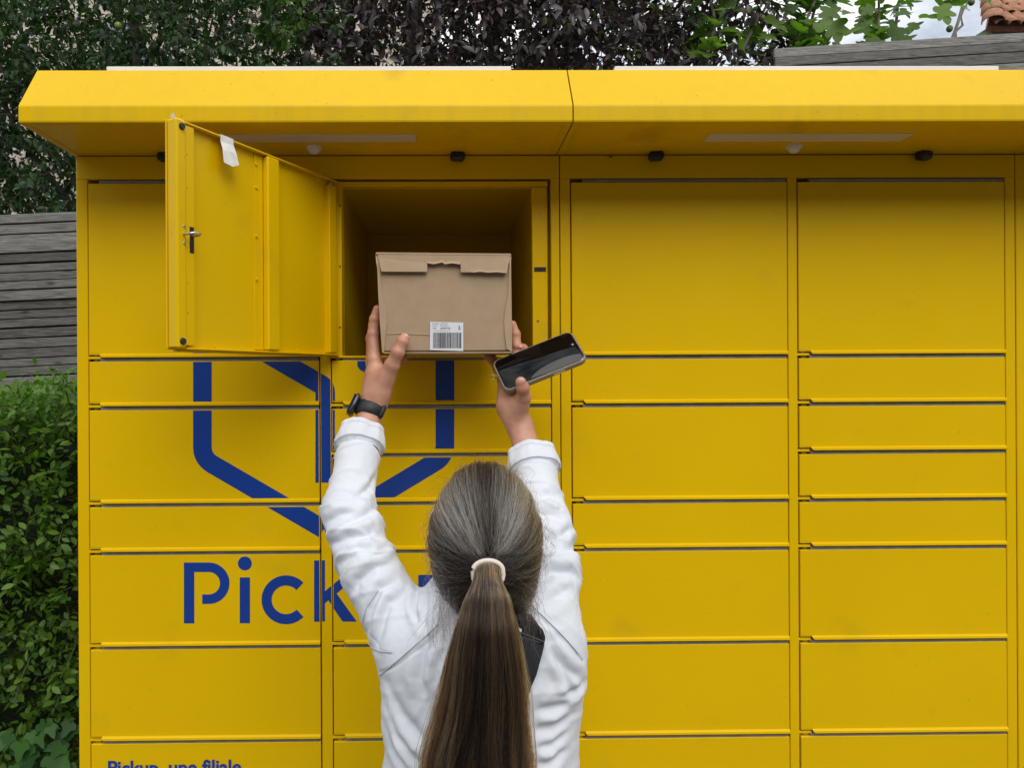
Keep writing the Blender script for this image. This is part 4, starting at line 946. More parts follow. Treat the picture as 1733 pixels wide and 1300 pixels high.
for pts, wd, dp in SEAMS:
    pw = [W(x, y, -.47) for x, y in pts]; d, t = seg_d(sv_[:, 0], sv_[:, 2], pw); disp -= facing * dp * np.exp(-(d / wd) ** 2)
sv2 = sv_ + sn * disp[:, None]; shme = fastmesh('shirt', sv2, sq); smooth(shme)
SEAMPTS = SEAMS
def clothmat(name, col):
    m = mat(name, col, .85, bump=(900, .35, .0005), spec=.15); t = m.node_tree; b = t.nodes['Principled BSDF']; b.inputs['Sheen Weight'].default_value = .15
    prev = b.inputs['Normal'].links[0].from_node; mp_ = t.nodes[m['_map']]
    n = t.nodes.new('ShaderNodeTexNoise'); n.inputs['Scale'].default_value = 28; n.inputs['Detail'].default_value = 3; n.inputs['Distortion'].default_value = .8; t.links.new(mp_.outputs[0], n.inputs[0])
    bp = t.nodes.new('ShaderNodeBump'); bp.inputs['Strength'].default_value = .22; bp.inputs['Distance'].default_value = .003; t.links.new(n.outputs[0], bp.inputs['Height']); t.links.new(prev.outputs[0], bp.inputs['Normal']); t.links.new(bp.outputs[0], b.inputs['Normal']); return m
M_SHIRT = clothmat('white_cotton', (.70, .74, .80)); shirt = link('shirt', shme, M_SHIRT, person)
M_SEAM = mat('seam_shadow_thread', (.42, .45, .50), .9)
snb = sn[:, 1] < -.05; sb2 = sv2[snb]
def onback(x, y, Y0=-.47):
    q = W(x, y, Y0)
    for _ in range(3):
        d_ = np.hypot(sb2[:, 0] - q[0], sb2[:, 2] - q[2]); i_ = np.argsort(d_)[:8]; q = W(x, y, float(np.min(sb2[i_, 1])))
    return q + A3((0, -.0001, 0))
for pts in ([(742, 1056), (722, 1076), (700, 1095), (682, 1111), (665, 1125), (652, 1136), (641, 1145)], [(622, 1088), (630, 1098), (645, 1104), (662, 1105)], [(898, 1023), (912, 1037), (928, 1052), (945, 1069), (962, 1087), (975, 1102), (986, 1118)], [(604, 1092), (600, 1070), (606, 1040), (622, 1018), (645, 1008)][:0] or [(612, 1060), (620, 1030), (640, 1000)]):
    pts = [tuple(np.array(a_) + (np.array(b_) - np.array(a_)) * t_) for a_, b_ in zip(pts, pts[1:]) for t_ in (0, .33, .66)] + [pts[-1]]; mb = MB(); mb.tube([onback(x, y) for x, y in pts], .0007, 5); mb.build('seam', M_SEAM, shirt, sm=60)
def cuff(c, d, rb, rt, ph_):
    """turned-back cuff: two crisp layers round the sleeve end"""
    c = np.array(c); d = np.array(d); ax = (d - c) / np.linalg.norm(d - c); e1 = np.cross(ax, (0, -1, 0)); e1 /= np.linalg.norm(e1); e2 = np.cross(ax, e1)
    nA = 96; prof = [(-.045, rb - .006, 0), (-.0385, rb - .0015, 0), (-.0380, rb + .0018, .2), (-.034, rb + .0028, .3), (-.020, (rb + rt) / 2 + .0026, .7), (-.0105, rt + .0022, 1), (-.0100, rt + .0012, 1), (-.0090, rt + .0024, 1), (-.002, rt + .0022, 1), (.0004, rt + .0012, 1), (.0002, rt - .0004, 1), (-.006, rt - .0014, 1), (-.030, rt - .010, .6), (-.045, rt - .018, 0)]
    V, F = [], []
    for h, r, w_ in prof:
        for k in range(nA):
            a = 2 * math.pi * k / nA; wob = mnoise.noise(Vector((math.cos(a) * 1.6 + ph_, math.sin(a) * 1.6, h * 18))); wob2 = mnoise.noise(Vector((math.cos(a) * 4 + ph_, math.sin(a) * 4, h * 30 + 3)))
            rr_ = r + wob * .0030 * (.4 + w_) + wob2 * .0014; hh = h + w_ * (.0040 * mnoise.noise(Vector((math.cos(a) * 1.3, math.sin(a) * 1.3, ph_ + 5))) + .0016 * math.sin(a * 2 + ph_))
            V.append(d + ax * hh + (e1 * math.cos(a) + e2 * math.sin(a) * .93) * rr_)
    for j in range(len(prof) - 1):
        for k in range(nA): F.append((j * nA + k, j * nA + (k + 1) % nA, (j + 1) * nA + (k + 1) % nA, (j + 1) * nA + k))
    V = np.array(V); F = np.array(F); n = normals(V, F); ctr = d - ax * .02
    if ((V - ctr) * n).sum() < 0: F = F[:, ::-1]
    me = fastmesh('cuff', V, F); smooth(me); me.set_sharp_from_angle(angle=R_(48)); return link('cuff', me, M_SHIRT, shirt)
cuff(ElL, CfL, .0412, .0372, 1.0); cuff(ElR, CfR, .0425, .0390, 4.0)
def trousers(g):
    t = cone(g, (Cx, Cy, .95), (Cx, Cy, .88), .118, .142, ((0, 1, 0), .72))
    for s_ in (-1, 1):
        t = smin(t, cone(g, (Cx + s_ * .072, Cy, .86), (Cx + s_ * .085, Cy, .48), .088, .066), .03); t = smin(t, cone(g, (Cx + s_ * .085, Cy, .48), (Cx + s_ * .09, Cy - .01, .12), .064, .058), .02)
    return np.maximum(t, .13 - g.Z)
tv, tq = grid_of(trousers, (-.16, -.60, .10), (.28, -.26, 1.0), .008, 2); tm_ = fastmesh('trousers', tv, tq); smooth(tm_); link('trousers', tm_, clothmat('blue_denim', (.04, .06, .12)), person)
for s_ in (-1, 1):
    g = Grid((Cx + s_ * .095 - .07, -.56, GZ - .01), (Cx + s_ * .095 + .07, -.20, .2), .004); c0 = Cx + s_ * .093
    f = smin(cone(g, (c0, Cy - .03, .105), (c0 + s_ * .008, Cy + .14, .095), .044, .038), cone(g, (c0, Cy - .02, .15), (c0, Cy - .02, .12), .046, .045), .02); f = np.maximum(f, GZ + .001 - g.Z)
    v, q = surfnets(f, g); me = fastmesh('shoe', relax(v, q, 2), q); smooth(me); link('shoe', me, mat('white_leather', (.6, .6, .58), .5), person)
# ------------------------------------------------------------------ hair
def cap_sdf(g):
    x, y, z = HC; r = ell(g, W(821, 893, -.44), (.0660, .094, .0875)); r = smin(r, ell(g, W(819, 930, -.445), (.0690, .088, .066)), .03)
    r = smin(r, ell(g, W(824, 985, -.452), (.0580, .070, .058)), .03); r = smin(r, ell(g, W(836, 1030, -.46), (.040, .048, .030)), .025)
    face = cone(g, (x, y + .10, z - .16), (x, y + .13, z + .02), .075, .060); return smax(r, -face, .01)
M_CAP = mat('hair_underlayer', (.030, .022, .016), .6, bump=(200, .6, .002))
cv, cq = grid_of(cap_sdf, HC + [-.11, -.14, -.17], HC + [.11, .13, .13], .004); cm_ = fastmesh('hair', cv, cq); smooth(cm_); hair = link('hair', cm_, M_CAP, person)
TIE = W(825, 972, -.549); HO = W(822, 912, -.445)
def cap_r(D):
    """distance from HO to the hair surface along directions D"""
    lo_ = np.zeros(len(D)); hi_ = np.full(len(D), .20)
    for _ in range(18):
        md = (lo_ + hi_) / 2; f = cap_sdf(Pts(HO + D * md[:, None])); ins = f < 0; lo_ = np.where(ins, md, lo_); hi_ = np.where(ins, hi_, md)
    return lo_
def hairmat():
    m = bpy.data.materials.new('hair_strand'); m.use_nodes = True; t = m.node_tree; t.nodes.clear(); n_ = t.nodes.new
    o = n_('ShaderNodeOutputMaterial'); h = n_('ShaderNodeBsdfHairPrincipled'); h.parametrization = 'COLOR'; h.inputs['Roughness'].default_value = .38; h.inputs['Radial Roughness'].default_value = .5; h.inputs['Coat'].default_value = .0; h.inputs['IOR'].default_value = 1.38
    a = n_('ShaderNodeAttribute'); a.attribute_name = 'tint'; a.attribute_type = 'GEOMETRY'; t.links.new(a.outputs['Color'], h.inputs['Color']); t.links.new(h.outputs[0], o.inputs[0]); return m
M_HAIR = hairmat()
def strands(name, pts, rad, tint, parent):
    """pts (n,k,3), rad (n,k), tint (n,3)"""
    n, k = pts.shape[:2]; hc = bpy.data.hair_curves.new(name); hc.add_curves([k] * n)
    hc.points.foreach_set('position', pts.astype(np.float32).ravel())
    at = hc.attributes.get('radius') or hc.attributes.new('radius', 'FLOAT', 'POINT'); at.data.foreach_set('value', rad.astype(np.float32).ravel())
    tn = hc.attributes.new('tint', 'FLOAT_COLOR', 'CURVE'); tn.data.foreach_set('color', np.concatenate([tint, np.ones((n, 1))], 1).astype(np.float32).ravel())
    o = bpy.data.objects.new(name, hc); COL.objects.link(o); hc.materials.append(M_HAIR); o.parent = parent; o['kind'] = 'stuff'; return o
BR1, BR2, BR3, GR1, GR2 = A3((.010, .007, .005)), A3((.036, .023, .013)), A3((.33, .195, .100)), A3((.16, .15, .13)), A3((.66, .62, .55))
NS = 12500
D0 = unit(NS * 2); ok = ~((D0[:, 1] > .62) & (D0[:, 2] < .30)) & (D0[:, 2] > -.86); D0 = D0[ok][:NS]; NS = len(D0)
dT_ = (TIE - HO) / np.linalg.norm(TIE - HO); K = 14
dE = dT_ + unit(NS) * rng.uniform(0, .13, (NS, 1)); dE /= np.linalg.norm(dE, axis=1, keepdims=True)
# neighbouring strands travel together in locks
lk = np.array([mnoise.noise(Vector(d * 7)) for d in D0]); lk2 = np.array([mnoise.noise(Vector(d * 16 + A3((5, 5, 5)))) for d in D0])
om = np.arccos(np.clip((D0 * dE).sum(1), -1, 1)); tt = np.linspace(0, 1, K) ** .9; pts = np.zeros((NS, K, 3)); lift = rng.uniform(-.0018, .0036, NS) + lk * .0040 + lk2 * .0050
perp = np.cross(D0, dE); perp /= np.linalg.norm(perp, axis=1, keepdims=True) + 1e-9
for j, t in enumerate(tt):
    s0 = np.sin((1 - t) * om) / (np.sin(om) + 1e-6); s1 = np.sin(t * om) / (np.sin(om) + 1e-6); d = D0 * s0[:, None] + dE * s1[:, None]
    d += perp * ((.10 * lk + .03 * lk2) * math.sin(t * math.pi))[:, None]; d /= np.linalg.norm(d, axis=1, keepdims=True)
    R0 = cap_r(d) + lift * math.sin(math.pi * min(1, t * .9 + .1)) + (.006 * math.sin(math.pi * t) ** 2) * (d[:, 2] > 0) * .4; pts[:, j] = HO + d * R0[:, None]
    if j == K - 1: pts[:, j] = TIE + (pts[:, j] - TIE) * .8 + A3((0, -.002, 0))
# colour by where the strand starts and the angle at which it reaches the tie
back = np.arctan2(D0[:, 0], D0[:, 2] + .15)      # 0 = straight up from the tie
ang = np.degrees(back) + lk * 10; ht = D0[:, 2]
silver = 1.75 * np.exp(-((np.abs(ang) - 27) / 17) ** 2) * (ht > -.05); silver += .55 * np.exp(-((ang - 62) / 14) ** 2) * (ht > .1) * .5
silver *= np.where(np.abs(ang) < 8, .3, 1) * np.where((D0[:, 1] > .55), .5, 1); silver *= np.clip((ht + .12) / .35, .05, 1); silver += .01 + .10 * (ht > .1)
lk3 = np.array([mnoise.noise(Vector((a_ * .35, b_ * 7, 2))) for a_, b_ in zip(ang, ht)])
pg = np.clip(silver * (.62 + 1.5 * lk3 + .6 * lk2) + rng.normal(0, .10, NS) - .10, 0, 1); br = np.clip(.35 + .9 * lk3 + rng.normal(0, .30, NS), 0, 1)[:, None]
tint = (BR1 * (1 - br) + BR2 * br) * (1 - pg[:, None]) + (GR1 * (1 - br) + GR2 * br) * pg[:, None]
wh = (rng.uniform(size=NS) < .025 + .16 * np.clip(silver - .25, 0, 1)); tint[wh] = GR2 * 1.15; dk = rng.uniform(size=NS) < .12; tint[dk] = BR1
rad = np.full((NS, K), .00027) * (rng.uniform(.45, 1.1, (NS, 1)) + .9 * (rng.uniform(size=(NS, 1)) < .05)); strands('hair_strands', pts, rad, tint, hair)
# flyaway hairs
NF = 700; idx = rng.choice(NS, NF); fp = pts[idx][:, :9].copy(); bulge = rng.uniform(.004, .026, NF) * rng.uniform(.3, 1, NF)
dirs = fp[:, 4] - HO; dirs /= np.linalg.norm(dirs, axis=1, keepdims=True)
for j in range(9): fp[:, j] += (dirs + unit(NF) * .12) * (bulge * math.sin(math.pi * (j + .5) / 9))[:, None]
strands('flyaway_hairs', fp, np.full((NF, 9), .00013), tint[idx] * .8 + .03, hair)
# wisps at the nape and on the shoulder
NW = 300; side = rng.choice([-1, 1], NW, p=[.62, .38]); wp_ = np.zeros((NW, 10, 3))
for i in range(NW):
    a = W(rng.uniform(742, 785), rng.uniform(985, 1040), rng.uniform(-.515, -.47)) if side[i] < 0 else W(rng.uniform(872, 900), rng.uniform(985, 1040), rng.uniform(-.515, -.48))
    b = a + A3((side[i] * rng.normal(.004, .014), rng.uniform(-.045, -.02), -rng.uniform(.02, .060))); c = (a + b) / 2 + A3((side[i] * rng.uniform(-.005, .02), -rng.uniform(0, .02), 0))
    for j, t in enumerate(np.linspace(0, 1, 10)): wp_[i, j] = (1 - t) ** 2 * a + 2 * t * (1 - t) * c + t * t * b
strands('nape_wisps', wp_, np.full((NW, 10), .00011), BR2 * .7 + rng.uniform(0, .06, (NW, 1)), hair)
# ponytail
PT = [(825, 971, -.538, .014, .010), (825, 969, -.557, .0150, .0112), (825, 973, -.573, .0165, .0130), (825, 988, -.587, .0205, .0155), (825, 1012, -.597, .0310, .021), (823, 1055, -.600, .0405, .026), (822, 1105, -.595, .0495, .029), (820, 1160, -.587, .0545, .031), (815, 1215, -.580, .0590, .031), (810, 1275, -.575, .0660, .031), (806, 1340, -.570, .069, .030), (802, 1420, -.566, .058, .026), (800, 1500, -.562, .036, .018), (799, 1560, -.560, .015, .010)]
pc = np.array([W(a, b, Y) for a, b, Y, _, _ in PT]); pw_ = np.array([q[3] * (1 if i < 3 else .87) for i, q in enumerate(PT)]); pd_ = np.array([q[4] for q in PT]); ps = np.concatenate([[0], np.cumsum(np.linalg.norm(np.diff(pc, axis=0), axis=1))]); ps /= ps[-1]
pT = np.gradient(pc, ps, axis=0); pT /= np.linalg.norm(pT, axis=1, keepdims=True); pE = np.cross((1, 0, 0), pT); pE /= np.linalg.norm(pE, axis=1, keepdims=True)
def ptail(t, u_, v_):
    c = np.stack([np.interp(t, ps, pc[:, k]) for k in range(3)], -1); e = np.stack([np.interp(t, ps, pE[:, k]) for k in range(3)], -1); return c + np.stack([u_ * np.interp(t, ps, pw_), 0 * u_, 0 * u_], -1) + e * (v_ * np.interp(t, ps, pd_))[:, None]
def tail_sdf(g):
    r = None
    for i in range(len(PT) - 1):
        k_ = .70 if i < 4 else .80
        c = cone(g, pc[i], pc[i + 1], pd_[i] * k_, pd_[i + 1] * k_) if i < 3 else cone(g, pc[i], pc[i + 1], pw_[i] * k_, pw_[i + 1] * k_, ((0, 1, 0), float(pd_[i] / pw_[i]))); r = c if r is None else smin(r, c, .008)
    return r
tv_, tq_ = grid_of(tail_sdf, (-.06, -.66, 1.0), (.18, -.52, 1.52), .004); tm2 = fastmesh('ponytail', tv_, tq_); smooth(tm2); tail = link('ponytail', tm2, M_CAP, person)
NP_ = 11000; K2 = 40; th_ = rng.uniform(0, 2 * math.pi, NP_); rr0 = np.sqrt(rng.uniform(.45, 1.0, NP_)); u0 = rr0 * np.cos(th_); v0 = rr0 * np.sin(th_); v0 = np.where(v0 > .3, -v0, v0); rr0 = rr0
lkp = np.array([mnoise.noise(Vector((a * 3.2, b * 3.2, 1))) for a, b in zip(u0, v0)]); lkq = np.array([mnoise.noise(Vector((a * 9, b * 9, 4))) for a, b in zip(u0, v0)])
lkr = np.array([mnoise.noise(Vector((a * 16, b * 5, 9))) for a, b in zip(u0, v0)])
ln_ = np.clip(1 - np.abs(rng.normal(0, .10, NP_)) - .1 * (lkq > .3), .45, 1); pp = np.zeros((NP_, K2, 3)); ph = rng.uniform(0, 6.28, NP_); dr = rng.normal(0, .10, NP_) + lkp * .55
for j, t in enumerate(np.linspace(0, 1, K2)):
    tj = t * ln_; uu = u0 + dr * tj * 1.1 * np.sin(math.pi * tj * .9 + .2) + .05 * np.sin(tj * 14 + ph) * tj + .24 * lkq * np.sin(tj * 7 + lkp * 6) * tj + .17 * np.sin(tj * 10 + lkr * 11 + lkp * 5) * tj + .06 * np.sin(tj * 5.5 + .8) * tj
    cl_ = .08 * np.round(uu * 6 + lkp * 3) / 6; uu = uu * (1 - .16 * tj) + cl_ * tj; vv_ = v0 + (.30 * lkr + .2 * lkq) * np.minimum(1, tj * 3); pp[:, j] = ptail(tj, uu, vv_ * 1.0)
shade = np.clip(.54 + 1.2 * lkr + .5 * lkq + rng.normal(0, .28, NP_), 0, 1.2)[:, None]; tp_ = BR1 * np.clip(1 - shade, 0, 1) * 1.3 + BR3 * shade; g2 = rng.uniform(size=NP_) < .05; tp_[g2] = GR1 * .9
rp = np.full((NP_, K2), .00028) * (rng.uniform(.45, 1.15, (NP_, 1)) + .8 * (rng.uniform(size=(NP_, 1)) < .05)); rp[:, -3:] *= [.8, .5, .2]; strands('ponytail_strands', pp, rp, tp_, tail)
NL = 260; th2 = rng.choice([-1, 1], NL); lp_ = np.zeros((NL, 20, 3)); bl = rng.uniform(.02, .22, NL); st_ = rng.uniform(.15, .55, NL)
for j, t in enumerate(np.linspace(0, 1, 20)):
    tj = st_ + (.95 - st_) * t; lp_[:, j] = ptail(tj, th2 * (.92 + bl * np.sin(math.pi * t) * 1.6 + .05 * np.sin(9 * t + bl * 30)), -.2 - .6 * rng.uniform(0, .05, NL))
strands('loose_hairs', lp_, np.full((NL, 20), .0001), BR3 * .7 + rng.uniform(0, .05, (NL, 1)), tail)
# hair tie
M_TIE = mat('cream_elastic', (.74, .66, .57), .7, bump=(250, .4, .0008)); mb = MB(); ring = []
for k in range(25):
    a = 2 * math.pi * k / 24; ring.append(TIE + A3((math.cos(a) * .0185, -.014 + math.cos(a * 2) * .001 + (-.004 if math.sin(a) < 0 else .004) * abs(math.sin(a)), math.sin(a) * .0125 + .003 + (.004 if math.sin(a) > 0 else -.002))))
mb.tube(ring, [.0031] * 25, 10); mb.build('hair_tie', M_TIE, person, sm=80)
mb = MB(); mb.tube([q + A3((0, .005, .001)) for q in ring], [.0030] * 25, 8); mb.build('hair_tie', mat('dark_elastic', (.02, .012, .010), .8), person, sm=80, label='dark brown elastic under the cream one')
mb = MB(); gp = [W(735, 862, -.42), W(729.5, 872, -.40), W(729.5, 888, -.385), W(731, 893, -.36)]; mb.tube(gp, [.0012, .0022, .0020, .0012], 6); mb.build('white_earpiece', M_WHITE, person, sm=True)
# ------------------------------------------------------------------ watch
M_BAND = mat('black_silicone', (.014, .018, .020), .55, bump=(300, .1, .0003)); M_ALU = mat('dark_aluminium', (.10, .11, .13), .28, .9)
wc = W(626.5, 694.5, -.1695); wa = (WrL - CfL); wa = (W(641, 650, -.155) - W(610, 742, -.19)); wa /= np.linalg.norm(wa); wa = Vector(wa)
wx = Vector((1, .15, .0)); wx = (wx - wa * wx.dot(wa)).normalized(); wy = wa.cross(wx).normalized()
wa2 = (wa + wx * .10).normalized(); WM = Matrix(((wx.x, wy.x, wa2.x, wc[0]), (wx.y, wy.y, wa2.y, wc[1]), (wx.z, wy.z, wa2.z, wc[2]), (0, 0, 0, 1)))
wt = thing('wristwatch', wc, 'black smartwatch with dark metal case worn on the raised left wrist', 'watch')
mb = MB(); bm = mb.bm; rings = []
for k in range(48):
    a = 2 * math.pi * k / 48; ca, sa = math.cos(a), math.sin(a); rr_ = []
    for (dr_, hz) in ((0, -.0098), (.0016, -.0104), (.0022, -.0098), (.0022, .0098), (.0016, .0104), (0, .0098)): rr_.append(bm.verts.new((ca * (.0232 + dr_), sa * (.0205 + dr_), hz * (1 if ca > -.6 else 1.15))))
    rings.append(rr_)
for k in range(48):
    A, B = rings[k], rings[(k + 1) % 48]
    for j in range(6): bm.faces.new((A[j], B[j], B[(j + 1) % 6], A[(j + 1) % 6]))
mb.build('strap', M_BAND, wt, sm=50, M=WM)
mb = MB(); mb.box((-.0345, -.017, -.0195), (-.0245, .017, .0195), .004); mb.build('watch_case', M_ALU, wt, sm=60, M=WM)
mb = MB(); mb.box((-.0362, -.015, -.0175), (-.0344, .015, .0175), .0008); mb.build('watch_glass', mat('black_glass', (.004, .004, .005), .06, spec=.8), wt, M=WM)
mb = MB(); mb.box((.0165, -.0200, -.0125), (.0255, -.0040, .0125), .0035); mb.build('clasp', M_BAND, wt, sm=60, M=WM)
for k in range(4):
    a = -math.pi / 2 + .28 + k * .14; p = Vector((math.cos(a) * .0256, math.sin(a) * .0229, 0)); n = Vector((math.cos(a), math.sin(a), 0)); mb = MB(); mb.cyl(p - n * .001, p + n * .0001, .0011, n=8); mb.build('strap_hole', M_DARK, wt, M=WM)
# ------------------------------------------------------------------ bag strap over the right shoulder
gv = sv2
def backY(px, py, lift=.004):
    """y of the shirt's back where a ray through the photo pixel meets it"""
    Y = -.50
    for _ in range(4):
        q = W(px, py, Y); d = np.hypot(gv[:, 0] - q[0], gv[:, 2] - q[2]); c = gv[(d < .012) & (sn[:, 1] < 0)]
        if len(c): Y = float(np.percentile(c[:, 1], 10)) - lift
    return Y
M_STRAP = mat('black_webbing', (.006, .008, .013), .65, bump=(600, .5, .0006), nscale=(1, 1, 2))
bag = thing('shoulder_strap', W(900, 1100, -.53), 'black webbing shoulder strap with buckle beside the ponytail', 'bag strap')
def ribbon(nm, pl, th, m_, par, sm=40):
    """pl: list of (left px, right px) pixel pairs"""
    mb = MB(); bm = mb.bm; rows = []
    for (lx, ly), (rx, ry) in pl:
        row = []
        for s_ in (0, .25, .5, .75, 1):
            x, y = lx + (rx - lx) * s_, ly + (ry - ly) * s_; row.append(W(x, y, backY(x, y)))
        ys = [r[1] for r in row]; mnv = min(ys)
        rows.append([bm.verts.new((r[0], .5 * r[1] + .5 * mnv - .001, r[2])) for r in row])
    for a, b in zip(rows, rows[1:]):
        for k in range(4): bm.faces.new((a[k], a[k + 1], b[k + 1], b[k]))
    bm.normal_update(); bmesh.ops.solidify(bm, geom=bm.faces[:], thickness=th); return mb.build(nm, m_, par, sm=sm)
ribbon('strap', [((868, 1075), (920, 1088)), ((868, 1095), (916, 1104)), ((868, 1115), (911, 1122)), ((868, 1135), (906, 1140)), ((862, 1160), (898, 1160)), ((850, 1200), (888, 1196)), ((835, 1240), (874, 1234)), ((820, 1290), (860, 1280)), ((800, 1340), (842, 1330))], .0016, M_STRAP, bag)
ribbon('strap', [((862, 1030), (898, 1040)), ((866, 1046), (908, 1053)), ((868, 1060), (916, 1068))], .0016, M_STRAP, bag)
yb = min(backY(x, y) for x, y in ((885, 1060), (918, 1068), (900, 1080))) - .004
mb = MB(); q = [W(872, 1049, yb), W(890, 1051, yb), W(908, 1057, yb), W(919, 1067, yb), W(923.5, 1080, yb), W(921.5, 1090, yb), W(902, 1083, yb), W(872, 1074, yb)]
mb.poly([tuple(p) for p in q], ext=(0, .006, 0)); bmesh.ops.bevel(mb.bm, geom=mb.bm.edges[:], offset=.0012, segments=2, affect='EDGES'); bk_ = mb.build('buckle', mat('black_nylon', (.016, .017, .020), .38), bag, sm=50)
mb = MB(); mb.tube([W(872, 1070, yb - .002), W(895, 1077, yb - .002), W(921, 1088, yb - .002)], .0022, 8); mb.build('buckle_bar', bpy.data.materials['black_nylon'], bk_, sm=60)
ribbon('white_tag', [((874, 1043), (884, 1041)), ((873, 1056), (883.5, 1056)), ((873, 1070), (882, 1072)), ((873, 1078), (880, 1078))], .001, mat('white_ribbed_tape', (.72, .72, .70), .8, bump=(300, .8, .001), nscale=(1, 1, 4)), bag)
# ------------------------------------------------------------------ parcel
def cardmat(name, col, k=1):
    m = mat(name, col, .82, bump=(700, .25, .0004), var=(35, .07), spec=.2); t = m.node_tree; b = t.nodes['Principled BSDF']
    prev = b.inputs['Normal'].links[0].from_node; tcn = [n for n in t.nodes if n.type == 'TEX_COORD'][0]
    wv = t.nodes.new('ShaderNodeTexWave'); wv.inputs['Scale'].default_value = 48; wv.inputs['Distortion'].default_value = .6; wv.inputs['Detail'].default_value = 1; t.links.new(tcn.outputs['Object'], wv.inputs[0])
    bp = t.nodes.new('ShaderNodeBump'); bp.inputs['Strength'].default_value = .10; bp.inputs['Distance'].default_value = .0008; t.links.new(wv.outputs[0], bp.inputs['Height']); t.links.new(prev.outputs[0], bp.inputs['Normal'])
    n2 = t.nodes.new('ShaderNodeTexNoise'); n2.inputs['Scale'].default_value = 14; n2.inputs['Detail'].default_value = 4; t.links.new(tcn.outputs['Object'], n2.inputs[0])
    b3 = t.nodes.new('ShaderNodeBump'); b3.inputs['Strength'].default_value = .12; b3.inputs['Distance'].default_value = .003; t.links.new(n2.outputs[0], b3.inputs['Height']); t.links.new(bp.outputs[0], b3.inputs['Normal']); t.links.new(b3.outputs[0], b.inputs['Normal']); return m
M_CARD = cardmat('corrugated_card', (.43, .315, .205)); M_CARD2 = cardmat('card_flap_face', (.46, .34, .22)); M_CEDGE = mat('card_edge', (.60, .46, .32), .9, bump=(900, .1, .0003))
YB = -.170; bx = thing('parcel', P(755, 597, YB + .06), 'brown cardboard parcel with tucked lid and white barcode sticker, lifted into the open compartment', 'parcel')
def bw(px, py, dy=0): p = P(px, py, YB); return Vector((p.x, YB + dy, p.z))
DEP = .125
mb = MB(); q = [bw(641, 431), bw(862.5, 432), bw(865, 594), bw(648.5, 595)]
mb.poly([v for v in q], ext=(0, DEP, 0)); bmesh.ops.bevel(mb.bm, geom=mb.bm.edges[:], offset=.0018, segments=2, affect='EDGES'); mb.build('carton', M_CARD, bx, sm=50)
# side closure strips with their bowed edges
mb = MB(); ol = [(638, 432), (643, 432), (644, 466), (646, 500), (650, 516), (654, 530), (655, 545), (652, 572), (650, 596.5), (647, 597), (643, 545), (640, 490)]; mb.poly([bw(x, y, -.0035) for x, y in ol], ext=(0, .0045, 0)); mb.build('side_flap', M_CARD2, bx)
mb = MB(); orr = [(864.5, 433), (861.5, 433), (861, 466), (860, 500), (856, 518), (853, 540), (854, 565), (857, 590), (866.5, 596), (866, 540), (865, 480)]; mb.poly([bw(x, y, -.0030) for x, y in orr], ext=(0, .0042, 0)); mb.build('side_flap', M_CARD2, bx)
# lid: top panel and front tuck flap with the notch
mb = MB(); tp = [bw(636.5, 428, -.006), bw(863.5, 430.5, -.006)]
mb.poly([bw(636.5, 428, -.005), bw(640, 427.0, .0), bw(862, 429.5, .0), bw(864.5, 431.5, -.005), bw(864.5, 433.5, -.004), bw(636.5, 432, -.004)][0:6]); mb.bm.free()
mb = MB(); a, b = bw(636.0, 427.5, -.006), bw(864.8, 429.8, -.006); mb.poly([a, b, b + Vector((0, DEP + .006, 0)), a + Vector((0, DEP + .006, 0))], ext=(0, 0, -.0045)); bmesh.ops.bevel(mb.bm, geom=mb.bm.edges[:], offset=.0012, segments=2, affect='EDGES'); mb.build('lid', M_CARD2, bx, sm=50)
fl = [(640, 431.5), (862.5, 433.5), (862, 437), (857, 463), (779.5, 461.5), (779.5, 446.5), (753, 444), (737, 446), (723.5, 446), (723.0, 461), (646, 460.5), (640.5, 437)]
mb = MB(); bm = mb.bm; fr_ = [bm.verts.new(bw(x, y, -.0062 - (.0025 if y > 455 else 0) - (.0015 if 736 < x < 781 and y < 450 else 0))) for x, y in fl]; f_ = bm.faces.new(fr_)
e_ = bmesh.ops.extrude_face_region(bm, geom=[f_]); [setattr(v, 'co', v.co + Vector((0, .0030, 0))) for v in e_['geom'] if isinstance(v, bmesh.types.BMVert)]; mb.build('tuck_flap', [M_CARD2, M_CEDGE], bx)
tf = [o for o in bx.children if o.name.startswith('tuck_flap')][0]
for pl in tf.data.polygons:
    if abs(pl.normal.y) < .5 and pl.normal.z < -.5: pl.material_index = 1
def strip(nm, pts, w_, dy, m_, t=.0008):
    for i in range(len(pts) - 1):
        pass
    mb = MB(); bm = mb.bm; up = [bm.verts.new(bw(x, y - w_ / 2, dy)) for x, y in pts]; dn_ = [bm.verts.new(bw(x, y + w_ / 2, dy)) for x, y in pts]
    for i in range(len(pts) - 1): bm.faces.new((up[i], up[i + 1], dn_[i + 1], dn_[i]))
    bm.normal_update(); bmesh.ops.solidify(bm, geom=bm.faces[:], thickness=t); return mb.build(nm, m_, bx)
strip('torn_edge', [(724, 445), (735, 446.5), (748, 443.5), (753, 446.5), (765, 445), (779, 447)], 3.4, -.0085, M_CEDGE)
strip('torn_edge', [(800, 461.5), (812, 459.5), (825, 461.5), (840, 460.5), (856, 462)], 2.4, -.0100, M_CEDGE)
strip('crease', [(655, 565), (680, 564), (715, 566), (728, 566)], 1.0, -.0008, M_CEDGE, .0006)
for (x0, y0), (x1, y1) in (((637, 432), (641, 462)), ((864, 433), (862.5, 460))):
    mb = MB(); mb.tube([bw(x0, y0, -.001), bw((x0 + x1) / 2 - .6, (y0 + y1) / 2, -.004), bw(x1, y1, -.002)], [.0016, .0012, .0006], 6); mb.build('tucked_fold', M_CEDGE, bx)
